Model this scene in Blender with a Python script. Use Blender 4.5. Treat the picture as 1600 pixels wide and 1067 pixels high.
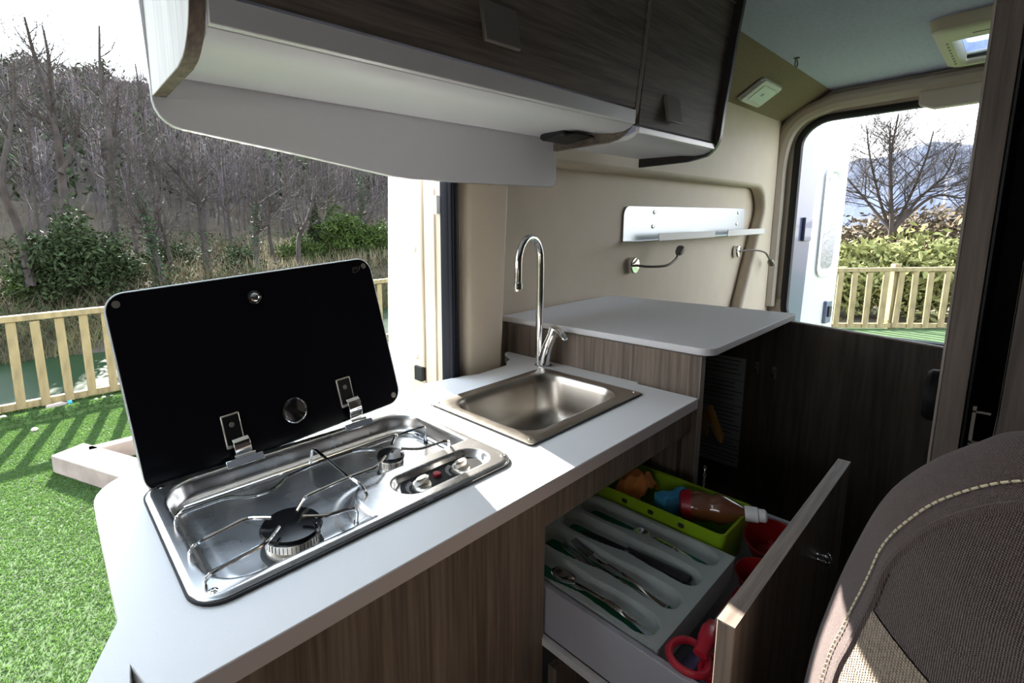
import bpy, bmesh, math, random
import numpy as np
from mathutils import Vector, Matrix
random.seed(7); rng = np.random.default_rng(7)
for o in list(bpy.data.objects): bpy.data.objects.remove(o)
SC = bpy.context.scene; COL = SC.collection
PI = math.pi

# ------------------------------------------------------------------ camera, world, sun, exposure
def setup_camera():
    yaw, pitch, roll = map(math.radians, (51.3363656, 8.63392281, -1.28304168))
    f = Vector((math.cos(pitch)*math.cos(yaw), math.cos(pitch)*math.sin(yaw), -math.sin(pitch)))
    rt = Vector((math.sin(yaw), -math.cos(yaw), 0)); up = rt.cross(f)
    r2 = math.cos(roll)*rt + math.sin(roll)*up; u2 = -math.sin(roll)*rt + math.cos(roll)*up
    M = Matrix((r2, u2, -f)).transposed().to_4x4(); M.translation = (0, 0, 1.32)
    cam = bpy.data.cameras.new('camera'); co = bpy.data.objects.new('camera', cam); COL.objects.link(co)
    co.matrix_world = M
    cam.sensor_fit = 'HORIZONTAL'; cam.sensor_width = 36; cam.lens = 750.19/1600*36
    cam.shift_x = (800-652.2)/1600; cam.shift_y = -(533.5-471.88)/1600
    cam.clip_start = 0.02; cam.clip_end = 2000
    SC.camera = co
setup_camera()
W = bpy.data.worlds.new('sky'); SC.world = W; W.use_nodes = True
bg = W.node_tree.nodes['Background']
_tc = W.node_tree.nodes.new('ShaderNodeTexCoord'); _sx = W.node_tree.nodes.new('ShaderNodeSeparateXYZ')
_cr = W.node_tree.nodes.new('ShaderNodeValToRGB')
W.node_tree.links.new(_tc.outputs['Generated'], _sx.inputs[0]); W.node_tree.links.new(_sx.outputs['Z'], _cr.inputs[0])
W.node_tree.links.new(_cr.outputs[0], bg.inputs[0])
_cr.color_ramp.elements[0].position = 0.0; _cr.color_ramp.elements[0].color = (1.0, 1.0, 1.0, 1)
_cr.color_ramp.elements[1].position = 0.9; _cr.color_ramp.elements[1].color = (0.62, 0.80, 1.0, 1)
bg.inputs[1].default_value = 3.2
SUN_AZ, SUN_EL = math.radians(76), math.radians(28.5)
sl = bpy.data.lights.new('sun', 'SUN'); sl.energy = 24.0; sl.angle = math.radians(0.6); sl.color = (1.0, 0.95, 0.86)
so = bpy.data.objects.new('sun', sl); COL.objects.link(so); so.location = (3, 9, 12)
so.rotation_euler = Vector((math.cos(SUN_AZ)*math.cos(SUN_EL), math.sin(SUN_AZ)*math.cos(SUN_EL), math.sin(SUN_EL))).to_track_quat('Z', 'Y').to_euler()
SC.view_settings.view_transform = 'Standard'; SC.view_settings.look = 'None'
SC.view_settings.gamma = 1.0; SC.view_settings.use_curve_mapping = False
SC.view_settings.exposure = 0.7

# ------------------------------------------------------------------ materials
def newmat(name):
    m = bpy.data.materials.new(name); m.use_nodes = True
    return m, m.node_tree.nodes, m.node_tree.links, m.node_tree.nodes['Principled BSDF']
def rgba(c): return (c[0], c[1], c[2], 1)
def plain(name, c, rough=0.5, metal=0.0, bump=0.0, bscale=200, var=0.0, vscale=8, coat=0.0, stretch=None, spec=0.5, rvar=0.0):
    m, N, L, B = newmat(name)
    B.inputs['Base Color'].default_value = rgba(c); B.inputs['Roughness'].default_value = rough
    B.inputs['Metallic'].default_value = metal; B.inputs['Coat Weight'].default_value = coat
    B.inputs['Specular IOR Level'].default_value = spec
    tc = N.new('ShaderNodeTexCoord'); mp = N.new('ShaderNodeMapping'); L.new(tc.outputs['Object'], mp.inputs[0])
    if stretch: mp.inputs['Scale'].default_value = stretch
    if var > 0:
        n = N.new('ShaderNodeTexNoise'); n.inputs['Scale'].default_value = vscale; n.inputs['Detail'].default_value = 5
        L.new(mp.outputs[0], n.inputs['Vector'])
        r = N.new('ShaderNodeValToRGB'); L.new(n.outputs[0], r.inputs[0])
        r.color_ramp.elements[0].position = .3; r.color_ramp.elements[1].position = .7
        r.color_ramp.elements[0].color = rgba([x*(1-var) for x in c]); r.color_ramp.elements[1].color = rgba([min(1, x*(1+var)) for x in c])
        L.new(r.outputs[0], B.inputs['Base Color'])
    if rvar > 0:
        n = N.new('ShaderNodeTexNoise'); n.inputs['Scale'].default_value = vscale*3; L.new(mp.outputs[0], n.inputs['Vector'])
        mr = N.new('ShaderNodeMapRange'); L.new(n.outputs[0], mr.inputs[0])
        mr.inputs[3].default_value = max(0.02, rough-rvar); mr.inputs[4].default_value = rough+rvar; L.new(mr.outputs[0], B.inputs['Roughness'])
    if bump > 0:
        n = N.new('ShaderNodeTexNoise'); n.inputs['Scale'].default_value = bscale; n.inputs['Detail'].default_value = 4
        L.new(mp.outputs[0], n.inputs['Vector'])
        b = N.new('ShaderNodeBump'); b.inputs['Strength'].default_value = bump; b.inputs['Distance'].default_value = .002
        L.new(n.outputs[0], b.inputs['Height']); L.new(b.outputs[0], B.inputs['Normal'])
    return m
def wood(name, c1, c2, scale, rough=.55, bump=.35):
    """grain runs along the axis with the small scale"""
    m, N, L, B = newmat(name)
    tc = N.new('ShaderNodeTexCoord'); mp = N.new('ShaderNodeMapping'); L.new(tc.outputs['Object'], mp.inputs[0]); mp.inputs['Scale'].default_value = scale
    n = N.new('ShaderNodeTexNoise'); n.inputs['Scale'].default_value = 1; n.inputs['Detail'].default_value = 6; n.inputs['Distortion'].default_value = .25
    L.new(mp.outputs[0], n.inputs['Vector'])
    m2 = N.new('ShaderNodeMapping'); m2.inputs['Scale'].default_value = [s*.22 for s in scale]; L.new(tc.outputs['Object'], m2.inputs[0])
    n2 = N.new('ShaderNodeTexNoise'); n2.inputs['Scale'].default_value = 1; n2.inputs['Detail'].default_value = 3; n2.inputs['Distortion'].default_value = .8
    L.new(m2.outputs[0], n2.inputs['Vector'])
    ad = N.new('ShaderNodeMath'); ad.operation = 'ADD'; L.new(n.outputs[0], ad.inputs[0]); L.new(n2.outputs[0], ad.inputs[1])
    hf = N.new('ShaderNodeMath'); hf.operation = 'MULTIPLY'; hf.inputs[1].default_value = .5; L.new(ad.outputs[0], hf.inputs[0])
    r = N.new('ShaderNodeValToRGB'); L.new(hf.outputs[0], r.inputs[0])
    e = r.color_ramp.elements; e[0].position = .38; e[1].position = .62; e[0].color = rgba(c2); e[1].color = rgba(c1)
    L.new(r.outputs[0], B.inputs['Base Color']); B.inputs['Roughness'].default_value = rough
    B.inputs['Specular IOR Level'].default_value = .35
    b = N.new('ShaderNodeBump'); b.inputs['Strength'].default_value = bump; b.inputs['Distance'].default_value = .001
    L.new(n.outputs[0], b.inputs['Height']); L.new(b.outputs[0], B.inputs['Normal'])
    return m
def fabric(name, c1, c2, scale, rough=.95, bump=.8, mott=0):
    m, N, L, B = newmat(name)
    tc = N.new('ShaderNodeTexCoord')
    ws = []
    for ax, sc in (('Y', scale), ('Z', scale)):
        w = N.new('ShaderNodeTexWave'); w.bands_direction = ax; w.inputs['Scale'].default_value = sc; w.inputs['Distortion'].default_value = 1.2; w.inputs['Detail'].default_value = 1
        w.inputs['Detail Scale'].default_value = 3
        L.new(tc.outputs['Object'], w.inputs['Vector']); ws.append(w)
    mu = N.new('ShaderNodeMath'); mu.operation = 'MULTIPLY'; L.new(ws[0].outputs['Fac'], mu.inputs[0]); L.new(ws[1].outputs['Fac'], mu.inputs[1])
    n = N.new('ShaderNodeTexNoise'); n.inputs['Scale'].default_value = scale*2.2; n.inputs['Detail'].default_value = 2; L.new(tc.outputs['Object'], n.inputs['Vector'])
    mx = N.new('ShaderNodeMath'); mx.operation = 'MULTIPLY_ADD'; L.new(n.outputs[0], mx.inputs[0]); mx.inputs[1].default_value = .8; L.new(mu.outputs[0], mx.inputs[2])
    r = N.new('ShaderNodeValToRGB'); L.new(mx.outputs[0], r.inputs[0]); e = r.color_ramp.elements
    e[0].position = .35; e[1].position = .95; e[0].color = rgba(c2); e[1].color = rgba(c1)
    L.new(r.outputs[0], B.inputs['Base Color']); B.inputs['Roughness'].default_value = rough; B.inputs['Specular IOR Level'].default_value = .15
    B.inputs['Sheen Weight'].default_value = .25
    b = N.new('ShaderNodeBump'); b.inputs['Strength'].default_value = bump; b.inputs['Distance'].default_value = .0015
    L.new(mx.outputs[0], b.inputs['Height']); L.new(b.outputs[0], B.inputs['Normal'])
    return m
M = {}
M['oak_v'] = wood('oak_vertical', (.25, .195, .155), (.11, .084, .067), (150, 150, 5))
M['oak_x'] = wood('oak_along_x', (.175, .14, .115), (.075, .060, .052), (7, 150, 150))
M['oak_xp'] = wood('oak_pale_along_x', (.27, .22, .18), (.13, .10, .085), (7, 150, 150))
M['oak_end'] = wood('oak_edge_pale', (.34, .30, .26), (.2, .17, .15), (150, 150, 6))
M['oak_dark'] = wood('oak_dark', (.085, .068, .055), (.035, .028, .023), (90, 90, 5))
M['oak_pillar'] = wood('oak_pillar', (.15, .12, .10), (.06, .048, .042), (110, 110, 5))
M['laminate'] = plain('white_laminate', (.88, .87, .87), .38, bump=.12, bscale=900)
M['laminate2'] = plain('white_laminate_textured', (.82, .82, .85), .5, bump=.5, bscale=700)
M['lam_edge'] = plain('laminate_edge', (.62, .56, .57), .5)
M['valance'] = plain('pale_panel', (.66, .655, .69), .6, bump=.15, bscale=500)
M['underside'] = plain('white_board', (.74, .74, .78), .45)
M['rail'] = plain('satin_rail', (.72, .71, .73), .35, metal=.25)
M['beige'] = plain('beige_plastic', (.66, .56, .44), .6, bump=.25, bscale=350, var=.03)
M['beige2'] = plain('beige_trim', (.60, .52, .43), .5, bump=.15, bscale=300)
M['olive'] = plain('olive_fabric_board', (.29, .215, .15), .9, bump=.5, bscale=400, var=.12, vscale=120)
M['ceil'] = plain('grey_carpet_ceiling', (.58, .64, .84), .95, bump=.8, bscale=350, var=.08, vscale=60)
M['black'] = plain('black_rubber', (.012, .012, .014), .55)
M['seal'] = plain('seal_rubber', (.010, .011, .018), .6, spec=.2)
M['whitepaint'] = plain('white_paint', (.62, .63, .65), .25, coat=.4)
M['bluepaint'] = plain('blue_grey_paint', (.085, .10, .19), .3, coat=.4)
M['steel'] = plain('stainless', (.78, .77, .77), .27, metal=1, rvar=.03, vscale=6)
M['steel_sink'] = plain('stainless_matt', (.50, .455, .40), .31, metal=1, bump=.05, bscale=200, rvar=.05, vscale=20)
M['chrome'] = plain('chrome', (.86, .87, .88), .06, metal=1)
M['satin'] = plain('satin_nickel', (.80, .76, .68), .3, metal=.9)
M['alu'] = plain('brushed_aluminium', (.44, .48, .50), .33, metal=.9, stretch=(2, 2, 60))
M['blackglass'] = plain('black_glass', (.004, .004, .006), .2, spec=.18)
M['enamel'] = plain('black_enamel', (.008, .008, .009), .15, spec=.35)
M['panelblack'] = plain('panel_black', (.008, .008, .008), .5, spec=.15)
M['glassedge'] = plain('glass_edge', (.75, .8, .8), .15, coat=.5)
M['handle'] = plain('brown_grey_handle', (.17, .15, .13), .45, metal=.3)
M['red'] = plain('red_plastic', (.36, .010, .025), .35)
M['darkred'] = plain('dark_red_plastic', (.22, .006, .008), .35)
M['white'] = plain('white_plastic', (.78, .78, .78), .4)
M['cream'] = plain('cream_plastic', (.62, .58, .42), .45)
M['drawer'] = plain('drawer_grey', (.34, .34, .38), .5)
M['tray'] = plain('tray_grey', (.34, .38, .37), .45)
M['green'] = plain('green_mat', (.0, .16, .08), .7)
M['lime'] = plain('lime_plastic', (.24, .40, .01), .4)
M['orange'] = plain('orange_cloth', (.62, .22, .06), .95, bump=.6, bscale=300)
M['sponge'] = plain('blue_sponge', (.04, .27, .48), .95, bump=1, bscale=500)
M['mustard'] = plain('mustard_cloth', (.24, .13, .025), .9)
M['paper'] = plain('paper', (.34, .36, .38), .8)
M['ink'] = plain('ink', (.06, .06, .07), .8)
M['thread'] = plain('cream_thread', (.62, .55, .38), .9)
M['floor'] = plain('dark_vinyl', (.05, .045, .04), .6, var=.2)
M['fab_dark'] = fabric('seat_brown_cloth', (.105, .060, .052), (.036, .020, .018), 260)
M['fab_in'] = fabric('seat_brown_weave', (.088, .052, .043), (.024, .0145, .012), 190)
M['fab_beige'] = fabric('seat_beige_weave', (.40, .325, .235), (.13, .088, .06), 120, bump=1)
M['timber'] = plain('weathered_timber', (.20, .155, .075), .8, bump=.5, bscale=60, var=.28, vscale=5, stretch=(3, 3, .7))
M['sleeper'] = plain('pale_sleeper', (.24, .195, .17), .85, bump=.5, bscale=50, var=.2, vscale=6)
M['turf'] = plain('turf', (.031, .064, .013), .95, bump=1, bscale=160, var=.35, vscale=14)
M['blade'] = plain('turf_blade', (.041, .083, .017), .8, var=.25, vscale=6)
def translucent(m, c, k):
    N, L = m.node_tree.nodes, m.node_tree.links; B = N['Principled BSDF']; T = N.new('ShaderNodeBsdfTranslucent'); T.inputs[0].default_value = rgba(c)
    X = N.new('ShaderNodeMixShader'); X.inputs[0].default_value = k; out = N['Material Output']
    L.new(B.outputs[0], X.inputs[1]); L.new(T.outputs[0], X.inputs[2]); L.new(X.outputs[0], out.inputs[0])
translucent(M['blade'], (.072, .152, .026), .45)
M['bark'] = plain('bark', (.034, .026, .022), .95, var=.4, vscale=3)
M['ivy'] = plain('ivy', (.022, .05, .018), .8, var=.4, vscale=9)
M['leaf'] = plain('leaf_evergreen', (.028, .040, .017), .85, spec=.1, var=.5, vscale=2.5)
M['leafg'] = plain('leaf_green', (.038, .060, .014), .85, spec=.1, var=.45, vscale=2.5)
M['leafy'] = plain('leaf_yellow_green', (.17, .175, .065), .8, spec=.1, var=.4, vscale=4)
M['brush'] = plain('brush_twigs', (.085, .062, .037), .95, var=.45, vscale=1.3)
M['brush2'] = plain('brush_olive', (.085, .078, .028), .95, var=.45, vscale=1.0)
M['reed'] = plain('dry_reed', (.17, .14, .08), .9, var=.3)
M['farwood'] = plain('far_wood', (.060, .047, .050), .95, var=.35, vscale=.25)
M['land'] = plain('woodland_floor', (.050, .038, .026), .98, bump=1, bscale=3, var=.45, vscale=.5)
M['water'] = plain('river_water', (.010, .026, .010), .3, spec=.25, bump=.5, bscale=5)
M['hill'] = plain('haze_blue_hill', (.038, .050, .085), 1, var=.35, vscale=.06)  # distance haze is put into the blue base colour
M['field'] = plain('field', (.10, .08, .05), 1, var=.2, vscale=.2)
M['foil'] = plain('foil', (.30, .33, .38), .25, metal=.9, bump=1, bscale=25)
def glass(name, c, rough=.02, ior=1.45):
    m, N, L, B = newmat(name); B.inputs['Base Color'].default_value = rgba(c); B.inputs['Transmission Weight'].default_value = 1
    B.inputs['Roughness'].default_value = rough; B.inputs['IOR'].default_value = ior; return m
M['amber'] = plain('amber_liquid', (.17, .055, .022), .08, coat=1)
M['pet'] = glass('clear_pet', (1, .9, .85))
_m, _N, _L, _B = newmat('roof_dome'); _B.inputs['Base Color'].default_value = (.75, .85, 1, 1); _B.inputs['Roughness'].default_value = .3
_B.inputs['Transmission Weight'].default_value = .8; M['dome'] = _m

# ------------------------------------------------------------------ mesh helpers
ORG = {}
class G:
    def __init__(s): s.v = []; s.f = []
    def add(s, V, F):
        n = len(s.v); s.v += [tuple(p) for p in V]; s.f += [tuple(i+n for i in f) for f in F]; return s
    def box(s, a, b):
        (x0, y0, z0), (x1, y1, z1) = a, b
        return s.add([(x0,y0,z0),(x1,y0,z0),(x1,y1,z0),(x0,y1,z0),(x0,y0,z1),(x1,y0,z1),(x1,y1,z1),(x0,y1,z1)],
                     [(0,3,2,1),(4,5,6,7),(0,1,5,4),(1,2,6,5),(2,3,7,6),(3,0,4,7)])
    def obox(s, c, ux, uy, uz, h):
        c = Vector(c); ux, uy, uz = Vector(ux).normalized(), Vector(uy).normalized(), Vector(uz).normalized(); V = []
        for z in (-1, 1):
            for x, y in ((-1,-1),(1,-1),(1,1),(-1,1)): V.append(c+ux*x*h[0]+uy*y*h[1]+uz*z*h[2])
        return s.add(V, [(0,3,2,1),(4,5,6,7),(0,1,5,4),(1,2,6,5),(2,3,7,6),(3,0,4,7)])
    def prism(s, poly, ax, a, b):
        n = len(poly)
        def P(p, t):
            return (t, p[0], p[1]) if ax == 0 else (p[0], t, p[1]) if ax == 1 else (p[0], p[1], t)
        V = [P(p, a) for p in poly]+[P(p, b) for p in poly]
        return s.add(V, [tuple(range(n))[::-1], tuple(range(n, 2*n))]+[(i, (i+1) % n, n+(i+1) % n, n+i) for i in range(n)])
    def loft(s, loops, caps=(True, True), closed=True, ring=False):
        n = len(loops[0]); V = [p for l in loops for p in l]; F = []
        K = len(loops)
        for k in range(K if ring else K-1):
            k2 = (k+1) % K
            for i in range(n if closed else n-1):
                j = (i+1) % n; F.append((k*n+i, k*n+j, k2*n+j, k2*n+i))
        if caps[0]: F.append(tuple(range(n))[::-1])
        if caps[1]: F.append(tuple(range((K-1)*n, K*n)))
        return s.add(V, F)
    def tube(s, path, r, n=8, closed=False, flat=1.0):
        P = [Vector(p) for p in path]; K = len(P); R = r if isinstance(r, (list, tuple)) else [r]*K; loops = []
        prev = None
        for i in range(K):
            t = (P[(i+1) % K]-P[i-1]) if closed else (P[min(i+1, K-1)]-P[max(i-1, 0)])
            if t.length < 1e-9: t = Vector((0, 0, 1))
            t.normalize()
            if prev is None:
                a = Vector((0, 0, 1)) if abs(t.z) < .9 else Vector((1, 0, 0)); u = t.cross(a).normalized()
            else:
                u = (prev-t*prev.dot(t)); u = u.normalized() if u.length > 1e-6 else t.orthogonal().normalized()
            prev = u; w = t.cross(u)
            loops.append([P[i]+u*math.cos(2*PI*k/n)*R[i]+w*math.sin(2*PI*k/n)*R[i]*flat for k in range(n)])
        return s.loft(loops, (not closed, not closed), True, closed)
    def lathe(s, prof, o, d=(0, 0, 1), n=24, sx=1.0):
        d = Vector(d).normalized(); a = Vector((0, 0, 1)) if abs(d.z) < .9 else Vector((1, 0, 0))
        u = d.cross(a).normalized(); w = d.cross(u); o = Vector(o)
        return s.loft([[o+d*h+(u*math.cos(2*PI*k/n)*sx+w*math.sin(2*PI*k/n))*max(r, 1e-5) for k in range(n)] for r, h in prof])
    def grid(s, nu, nv, fn):
        V = [fn(i/nu, j/nv) for j in range(nv+1) for i in range(nu+1)]
        return s.add(V, [(j*(nu+1)+i, j*(nu+1)+i+1, (j+1)*(nu+1)+i+1, (j+1)*(nu+1)+i) for j in range(nv) for i in range(nu)])
    def mesh(s, name, org=(0, 0, 0), smooth=True, angle=35, recalc=True):
        me = bpy.data.meshes.new(name); ox, oy, oz = org
        me.from_pydata([(x-ox, y-oy, z-oz) for x, y, z in s.v], [], s.f)
        if recalc:
            bm = bmesh.new(); bm.from_mesh(me); bmesh.ops.recalc_face_normals(bm, faces=bm.faces); bm.to_mesh(me); bm.free()
        if smooth and len(me.polygons):
            me.polygons.foreach_set('use_smooth', [True]*len(me.polygons)); me.set_sharp_from_angle(angle=math.radians(angle))
        return me
def ob(name, g, mat, parent=None, bevel=0, smooth=True, angle=35, label=None, seg=2, recalc=True):
    if parent is None:
        xs = np.array(g.v); lo = xs.min(0); hi = xs.max(0); org = (float((lo[0]+hi[0])/2), float((lo[1]+hi[1])/2), float(lo[2]))
    else: org = ORG[parent.name]
    o = bpy.data.objects.new(name, g.mesh(name, org, smooth, angle, recalc)); COL.objects.link(o)
    o.data.materials.append(M[mat] if isinstance(mat, str) else mat)
    if parent is None: o.location = org
    else: o.parent = parent
    ORG[o.name] = org
    if bevel:
        b = o.modifiers.new('bevel', 'BEVEL'); b.width = bevel; b.segments = seg; b.limit_method = 'ANGLE'; b.angle_limit = math.radians(40)
    if label: o['label'] = label
    return o
def tag(o, label, cat, group=None):
    o['label'] = label; o['category'] = cat
    if group: o['group'] = group
    return o
def thing(name, label, cat, loc=(0, 0, 0), group=None):
    o = bpy.data.objects.new(name, None); COL.objects.link(o); o.location = loc; o.empty_display_size = .1
    ORG[o.name] = loc; return tag(o, label, cat, group)
def struct(o, label=None):
    o['kind'] = 'structure'
    if label: o['label'] = label
    return o
def arc(cx, cy, r, a0, a1, n=6): return [(cx+r*math.cos(math.radians(a0+(a1-a0)*i/n)), cy+r*math.sin(math.radians(a0+(a1-a0)*i/n))) for i in range(n+1)]
def rrect(x0, y0, x1, y1, r, n=6):
    r = min(r, (x1-x0)/2, (y1-y0)/2)
    return arc(x1-r, y1-r, r, 0, 90, n)+arc(x0+r, y1-r, r, 90, 180, n)+arc(x0+r, y0+r, r, 180, 270, n)+arc(x1-r, y0+r, r, 270, 360, n)
def bez(pts, n=8):
    """Catmull-Rom through points"""
    P = [Vector(p) for p in pts]; P = [P[0]*2-P[1]]+P+[P[-1]*2-P[-2]]; out = []
    for i in range(1, len(P)-2):
        for k in range(n):
            t = k/n; a, b, c, d = P[i-1], P[i], P[i+1], P[i+2]
            out.append(.5*((2*b)+(c-a)*t+(2*a-5*b+4*c-d)*t*t+(3*b-a-3*c+d)*t**3))
    out.append(P[-2]); return out
def fillet(path, r=.006, n=4):
    P = [Vector(p) for p in path]; out = [P[0]]
    for i in range(1, len(P)-1):
        a, b = (P[i-1]-P[i]), (P[i+1]-P[i]); ra = min(r, a.length*.45); rb = min(r, b.length*.45)
        A = P[i]+a.normalized()*ra; B = P[i]+b.normalized()*rb
        for k in range(n+1):
            t = k/n; out.append(A*(1-t)**2+P[i]*2*t*(1-t)+B*t*t)
    out.append(P[-1]); return out
def npmesh(name, V, F, mat, parent=None):
    V = np.asarray(V, dtype=np.float32); F = np.asarray(F, dtype=np.int32); k = F.shape[1]
    me = bpy.data.meshes.new(name); me.vertices.add(len(V)); me.vertices.foreach_set('co', V.ravel())
    me.loops.add(F.size); me.loops.foreach_set('vertex_index', F.ravel())
    me.polygons.add(len(F)); me.polygons.foreach_set('loop_start', np.arange(0, F.size, k, dtype=np.int32))
    me.polygons.foreach_set('loop_total', np.full(len(F), k, dtype=np.int32)); me.update(calc_edges=True); me.validate()
    o = bpy.data.objects.new(name, me); COL.objects.link(o); me.materials.append(M[mat])
    if parent: o.parent = parent
    return o
def ring_slab(outer, holes, z0, z1):
    """flat slab with holes, made with bmesh triangle fill"""
    bm = bmesh.new()
    loops = [outer]+holes; es = []; allv = []
    for L in loops:
        vs = [bm.verts.new((x, y, z1)) for x, y in L]; allv.append(vs)
        es += [bm.edges.new((vs[i], vs[(i+1) % len(vs)])) for i in range(len(vs))]
    bmesh.ops.triangle_fill(bm, use_beauty=True, edges=es)
    top = list(bm.faces); bm.verts.index_update()
    V = [tuple(v.co) for v in bm.verts]; F = [tuple(v.index for v in f.verts) for f in top]; n = len(V)
    g = G(); V2 = V+[(x, y, z0) for x, y, z in V]; F2 = F+[tuple(i+n for i in f[::-1]) for f in F]
    for vs in allv:
        ids = [v.index for v in vs]
        for i in range(len(ids)): a, b = ids[i], ids[(i+1) % len(ids)]; F2.append((a, b, b+n, a+n))
    bm.free(); return g.add(V2, F2)
# ------------------------------------------------------------------ the van's shell
struct(ob('floor', G().box((-1.7, -1.0, -.06), (4.0, 1.10, 0)), 'floor'), 'dark van floor')
struct(ob('ceiling', ring_slab([(-1.7, -1.0), (4.0, -1.0), (4.0, .81), (-1.7, .81)], [rrect(3.13, -.24, 3.60, .25, .03)], 2.1, 2.14), 'ceil'), 'pale grey carpeted van ceiling')
struct(ob('trim_1', G().prism([(.81, 2.098), (1.10, 1.905), (1.10, 2.14), (.81, 2.14)], 0, 1.89, 4.0), 'olive'), 'olive sloping cove board between wall and ceiling')
struct(ob('wall_right', G().box((-1.7, -1.0, 0), (4.0, -.96, 2.1)), 'oak_dark'))
def rearloop_(y0, y1, z0, z1, r, x): return [(x, a, b) for a, b in rrect(y0, z0, y1, z1, r, 8)]
# left wall: recessed panel plus proud moulded frame around it
wl = struct(ob('wall_left', G().box((.98, 1.10, 0), (4.0, 1.14, 2.1)), 'beige'), 'beige moulded side wall of the van')
fr = [(1.13, 1.527)]+[(3.54+.14*math.cos(a), 1.387+.14*math.sin(a)) for a in np.linspace(PI/2, -.1, 8)]+[(3.40, .80), (3.32, .70), (3.32, 0), (3.98, 0), (3.98, 2.1), (1.13, 2.1)]
ob('wall_frame', G().prism(fr, 1, 1.035, 1.10), 'beige', wl, bevel=.024, seg=4)
# pillar beside the sliding door
p = [(.960, .995), (.972, .975), (.99, .969), (1.105, .971), (1.115, .982), (1.125, 1.10), (.960, 1.10)]
pt = [(x+.03*(y < 1.08)*(x > 1.0), y) for x, y in p]
struct(ob('trim_3', G().loft([[(x, y, 0) for x, y in p], [(x+.0, y, .9) for x, y in p], [(x+(pt[i][0]-x), y, 1.5) for i, (x, y) in enumerate(p)], [(x+(pt[i][0]-x), y+.02, 2.1) for i, (x, y) in enumerate(p)]]), 'beige', bevel=.006), 'beige pillar beside the door opening')
seal = ob('trim_4', G().tube([(.916, .995, z) for z in np.linspace(-.2, 1.85, 8)], .026, 12), 'seal'); struct(seal, 'black rubber door seal')
g = G()
for y in (.965, .975): g.tube([(.900+(y-.965)*1.6, y+.006, -.2), (.900+(y-.965)*1.6, y+.006, 1.85)], .007, 8)
ob('seal_lip', g, 'seal', seal)
jamb = struct(ob('trim_5', G().box((.900, 1.012, -.2), (.975, 1.09, 1.9)), 'beige2', bevel=.004), 'beige door jamb')
ob('jamb_rib', G().box((.893, 1.035, .3), (.901, 1.043, 1.43)), 'beige2', jamb, bevel=.002)
ob('jamb_bracket', G().box((.885, 1.013, 1.36), (.901, 1.022, 1.41)), 'white', jamb)
struct(ob('wall_front_left', G().prism([(-1.7, 0), (-.5, 0), (-.5, 1.84), (1.0, 1.84), (1.0, 2.1), (-1.7, 2.1)], 1, 1.0, 1.14), 'beige2'))  # door header, plus an unseen cab side added to limit the light
struct(ob('wall_front_unseen', G().loft([rearloop_(-1.0, 1.14, 0, 2.1, .01, -1.72), rearloop_(-1.0, 1.14, 0, 2.1, .01, -1.68), rearloop_(-.4, .8, 1.2, 1.6, .1, -1.68), rearloop_(-.4, .8, 1.2, 1.6, .1, -1.72)], (False, False), True, True), 'beige2'))  # unseen, added behind the camera to cut light; windscreen opening kept small
# sliding door, pushed open behind the pillar, its leading edge in view
dd = struct(ob('door_1', G().prism([(1.16, -.35), (1.30, -.35), (1.31, 1.0), (1.27, 1.80), (1.16, 1.80)], 0, .905, 2.0), 'whitepaint', bevel=.03, seg=3), 'white sliding door slid open, its leading edge beside the pillar')
ob('door_trim', G().prism([(1.095, -.3), (1.16, -.3), (1.16, 1.75), (1.095, 1.75)], 0, .893, .93), 'beige2', dd, bevel=.006)
for z in (1.262, .935):
    ob('trim_clip', G().lathe([(.0085, 0), (.0085, .003), (.006, .0045), (.005, .0035), (0, .0035)], (.893, 1.125, z), (-1, 0, 0), 20), 'beige2', dd)
ob('door_latch', G().box((.885, 1.095, .86), (.905, 1.13, .905)), 'black', dd, bevel=.002)
# rear opening
def rearloop(y0, y1, z0, z1, r, x): return [(x, a, b) for a, b in rrect(y0, z0, y1, z1, r, 8)]
wr = struct(ob('wall_rear', G().loft([rearloop(-.98, 1.12, .0, 2.12, .02, 3.93), rearloop(-.98, 1.12, 0, 2.12, .02, 4.0), rearloop(-.86, .955, .60, 1.95, .16, 4.0), rearloop(-.86, .955, .60, 1.95, .16, 3.93)], (False, False), True, True), 'beige2', bevel=.01), 'beige frame around the rear door opening')
sl_ = struct(ob('trim_6', G().tube(rearloop(-.86, .95, .60, 1.945, .16, 3.935), .024, 8, True), 'black'), 'black rubber seal around the rear opening')
cv = G()
ob('corner_moulding', G().tube(bez([(3.9, 1.045, .75), (3.9, 1.045, 1.4), (3.9, 1.04, 1.75), (3.9, .98, 1.93), (3.9, .84, 2.01), (3.9, .6, 2.03), (3.9, -.6, 2.03)], 8), [.05]*49, 10), 'beige2', wr)
ob('header_cover', G().prism([(.42, 1.93), (.36, 1.90), (-.3, 1.90), (-.3, 2.0), (.42, 2.0)], 0, 3.86, 3.93), 'beige2', wr, bevel=.008)
hp = ob('socket_cover', G().prism(rrect(.955, .66, 1.045, .80, .012), 0, 3.918, 3.93), 'beige2', wr, bevel=.002)
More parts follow.
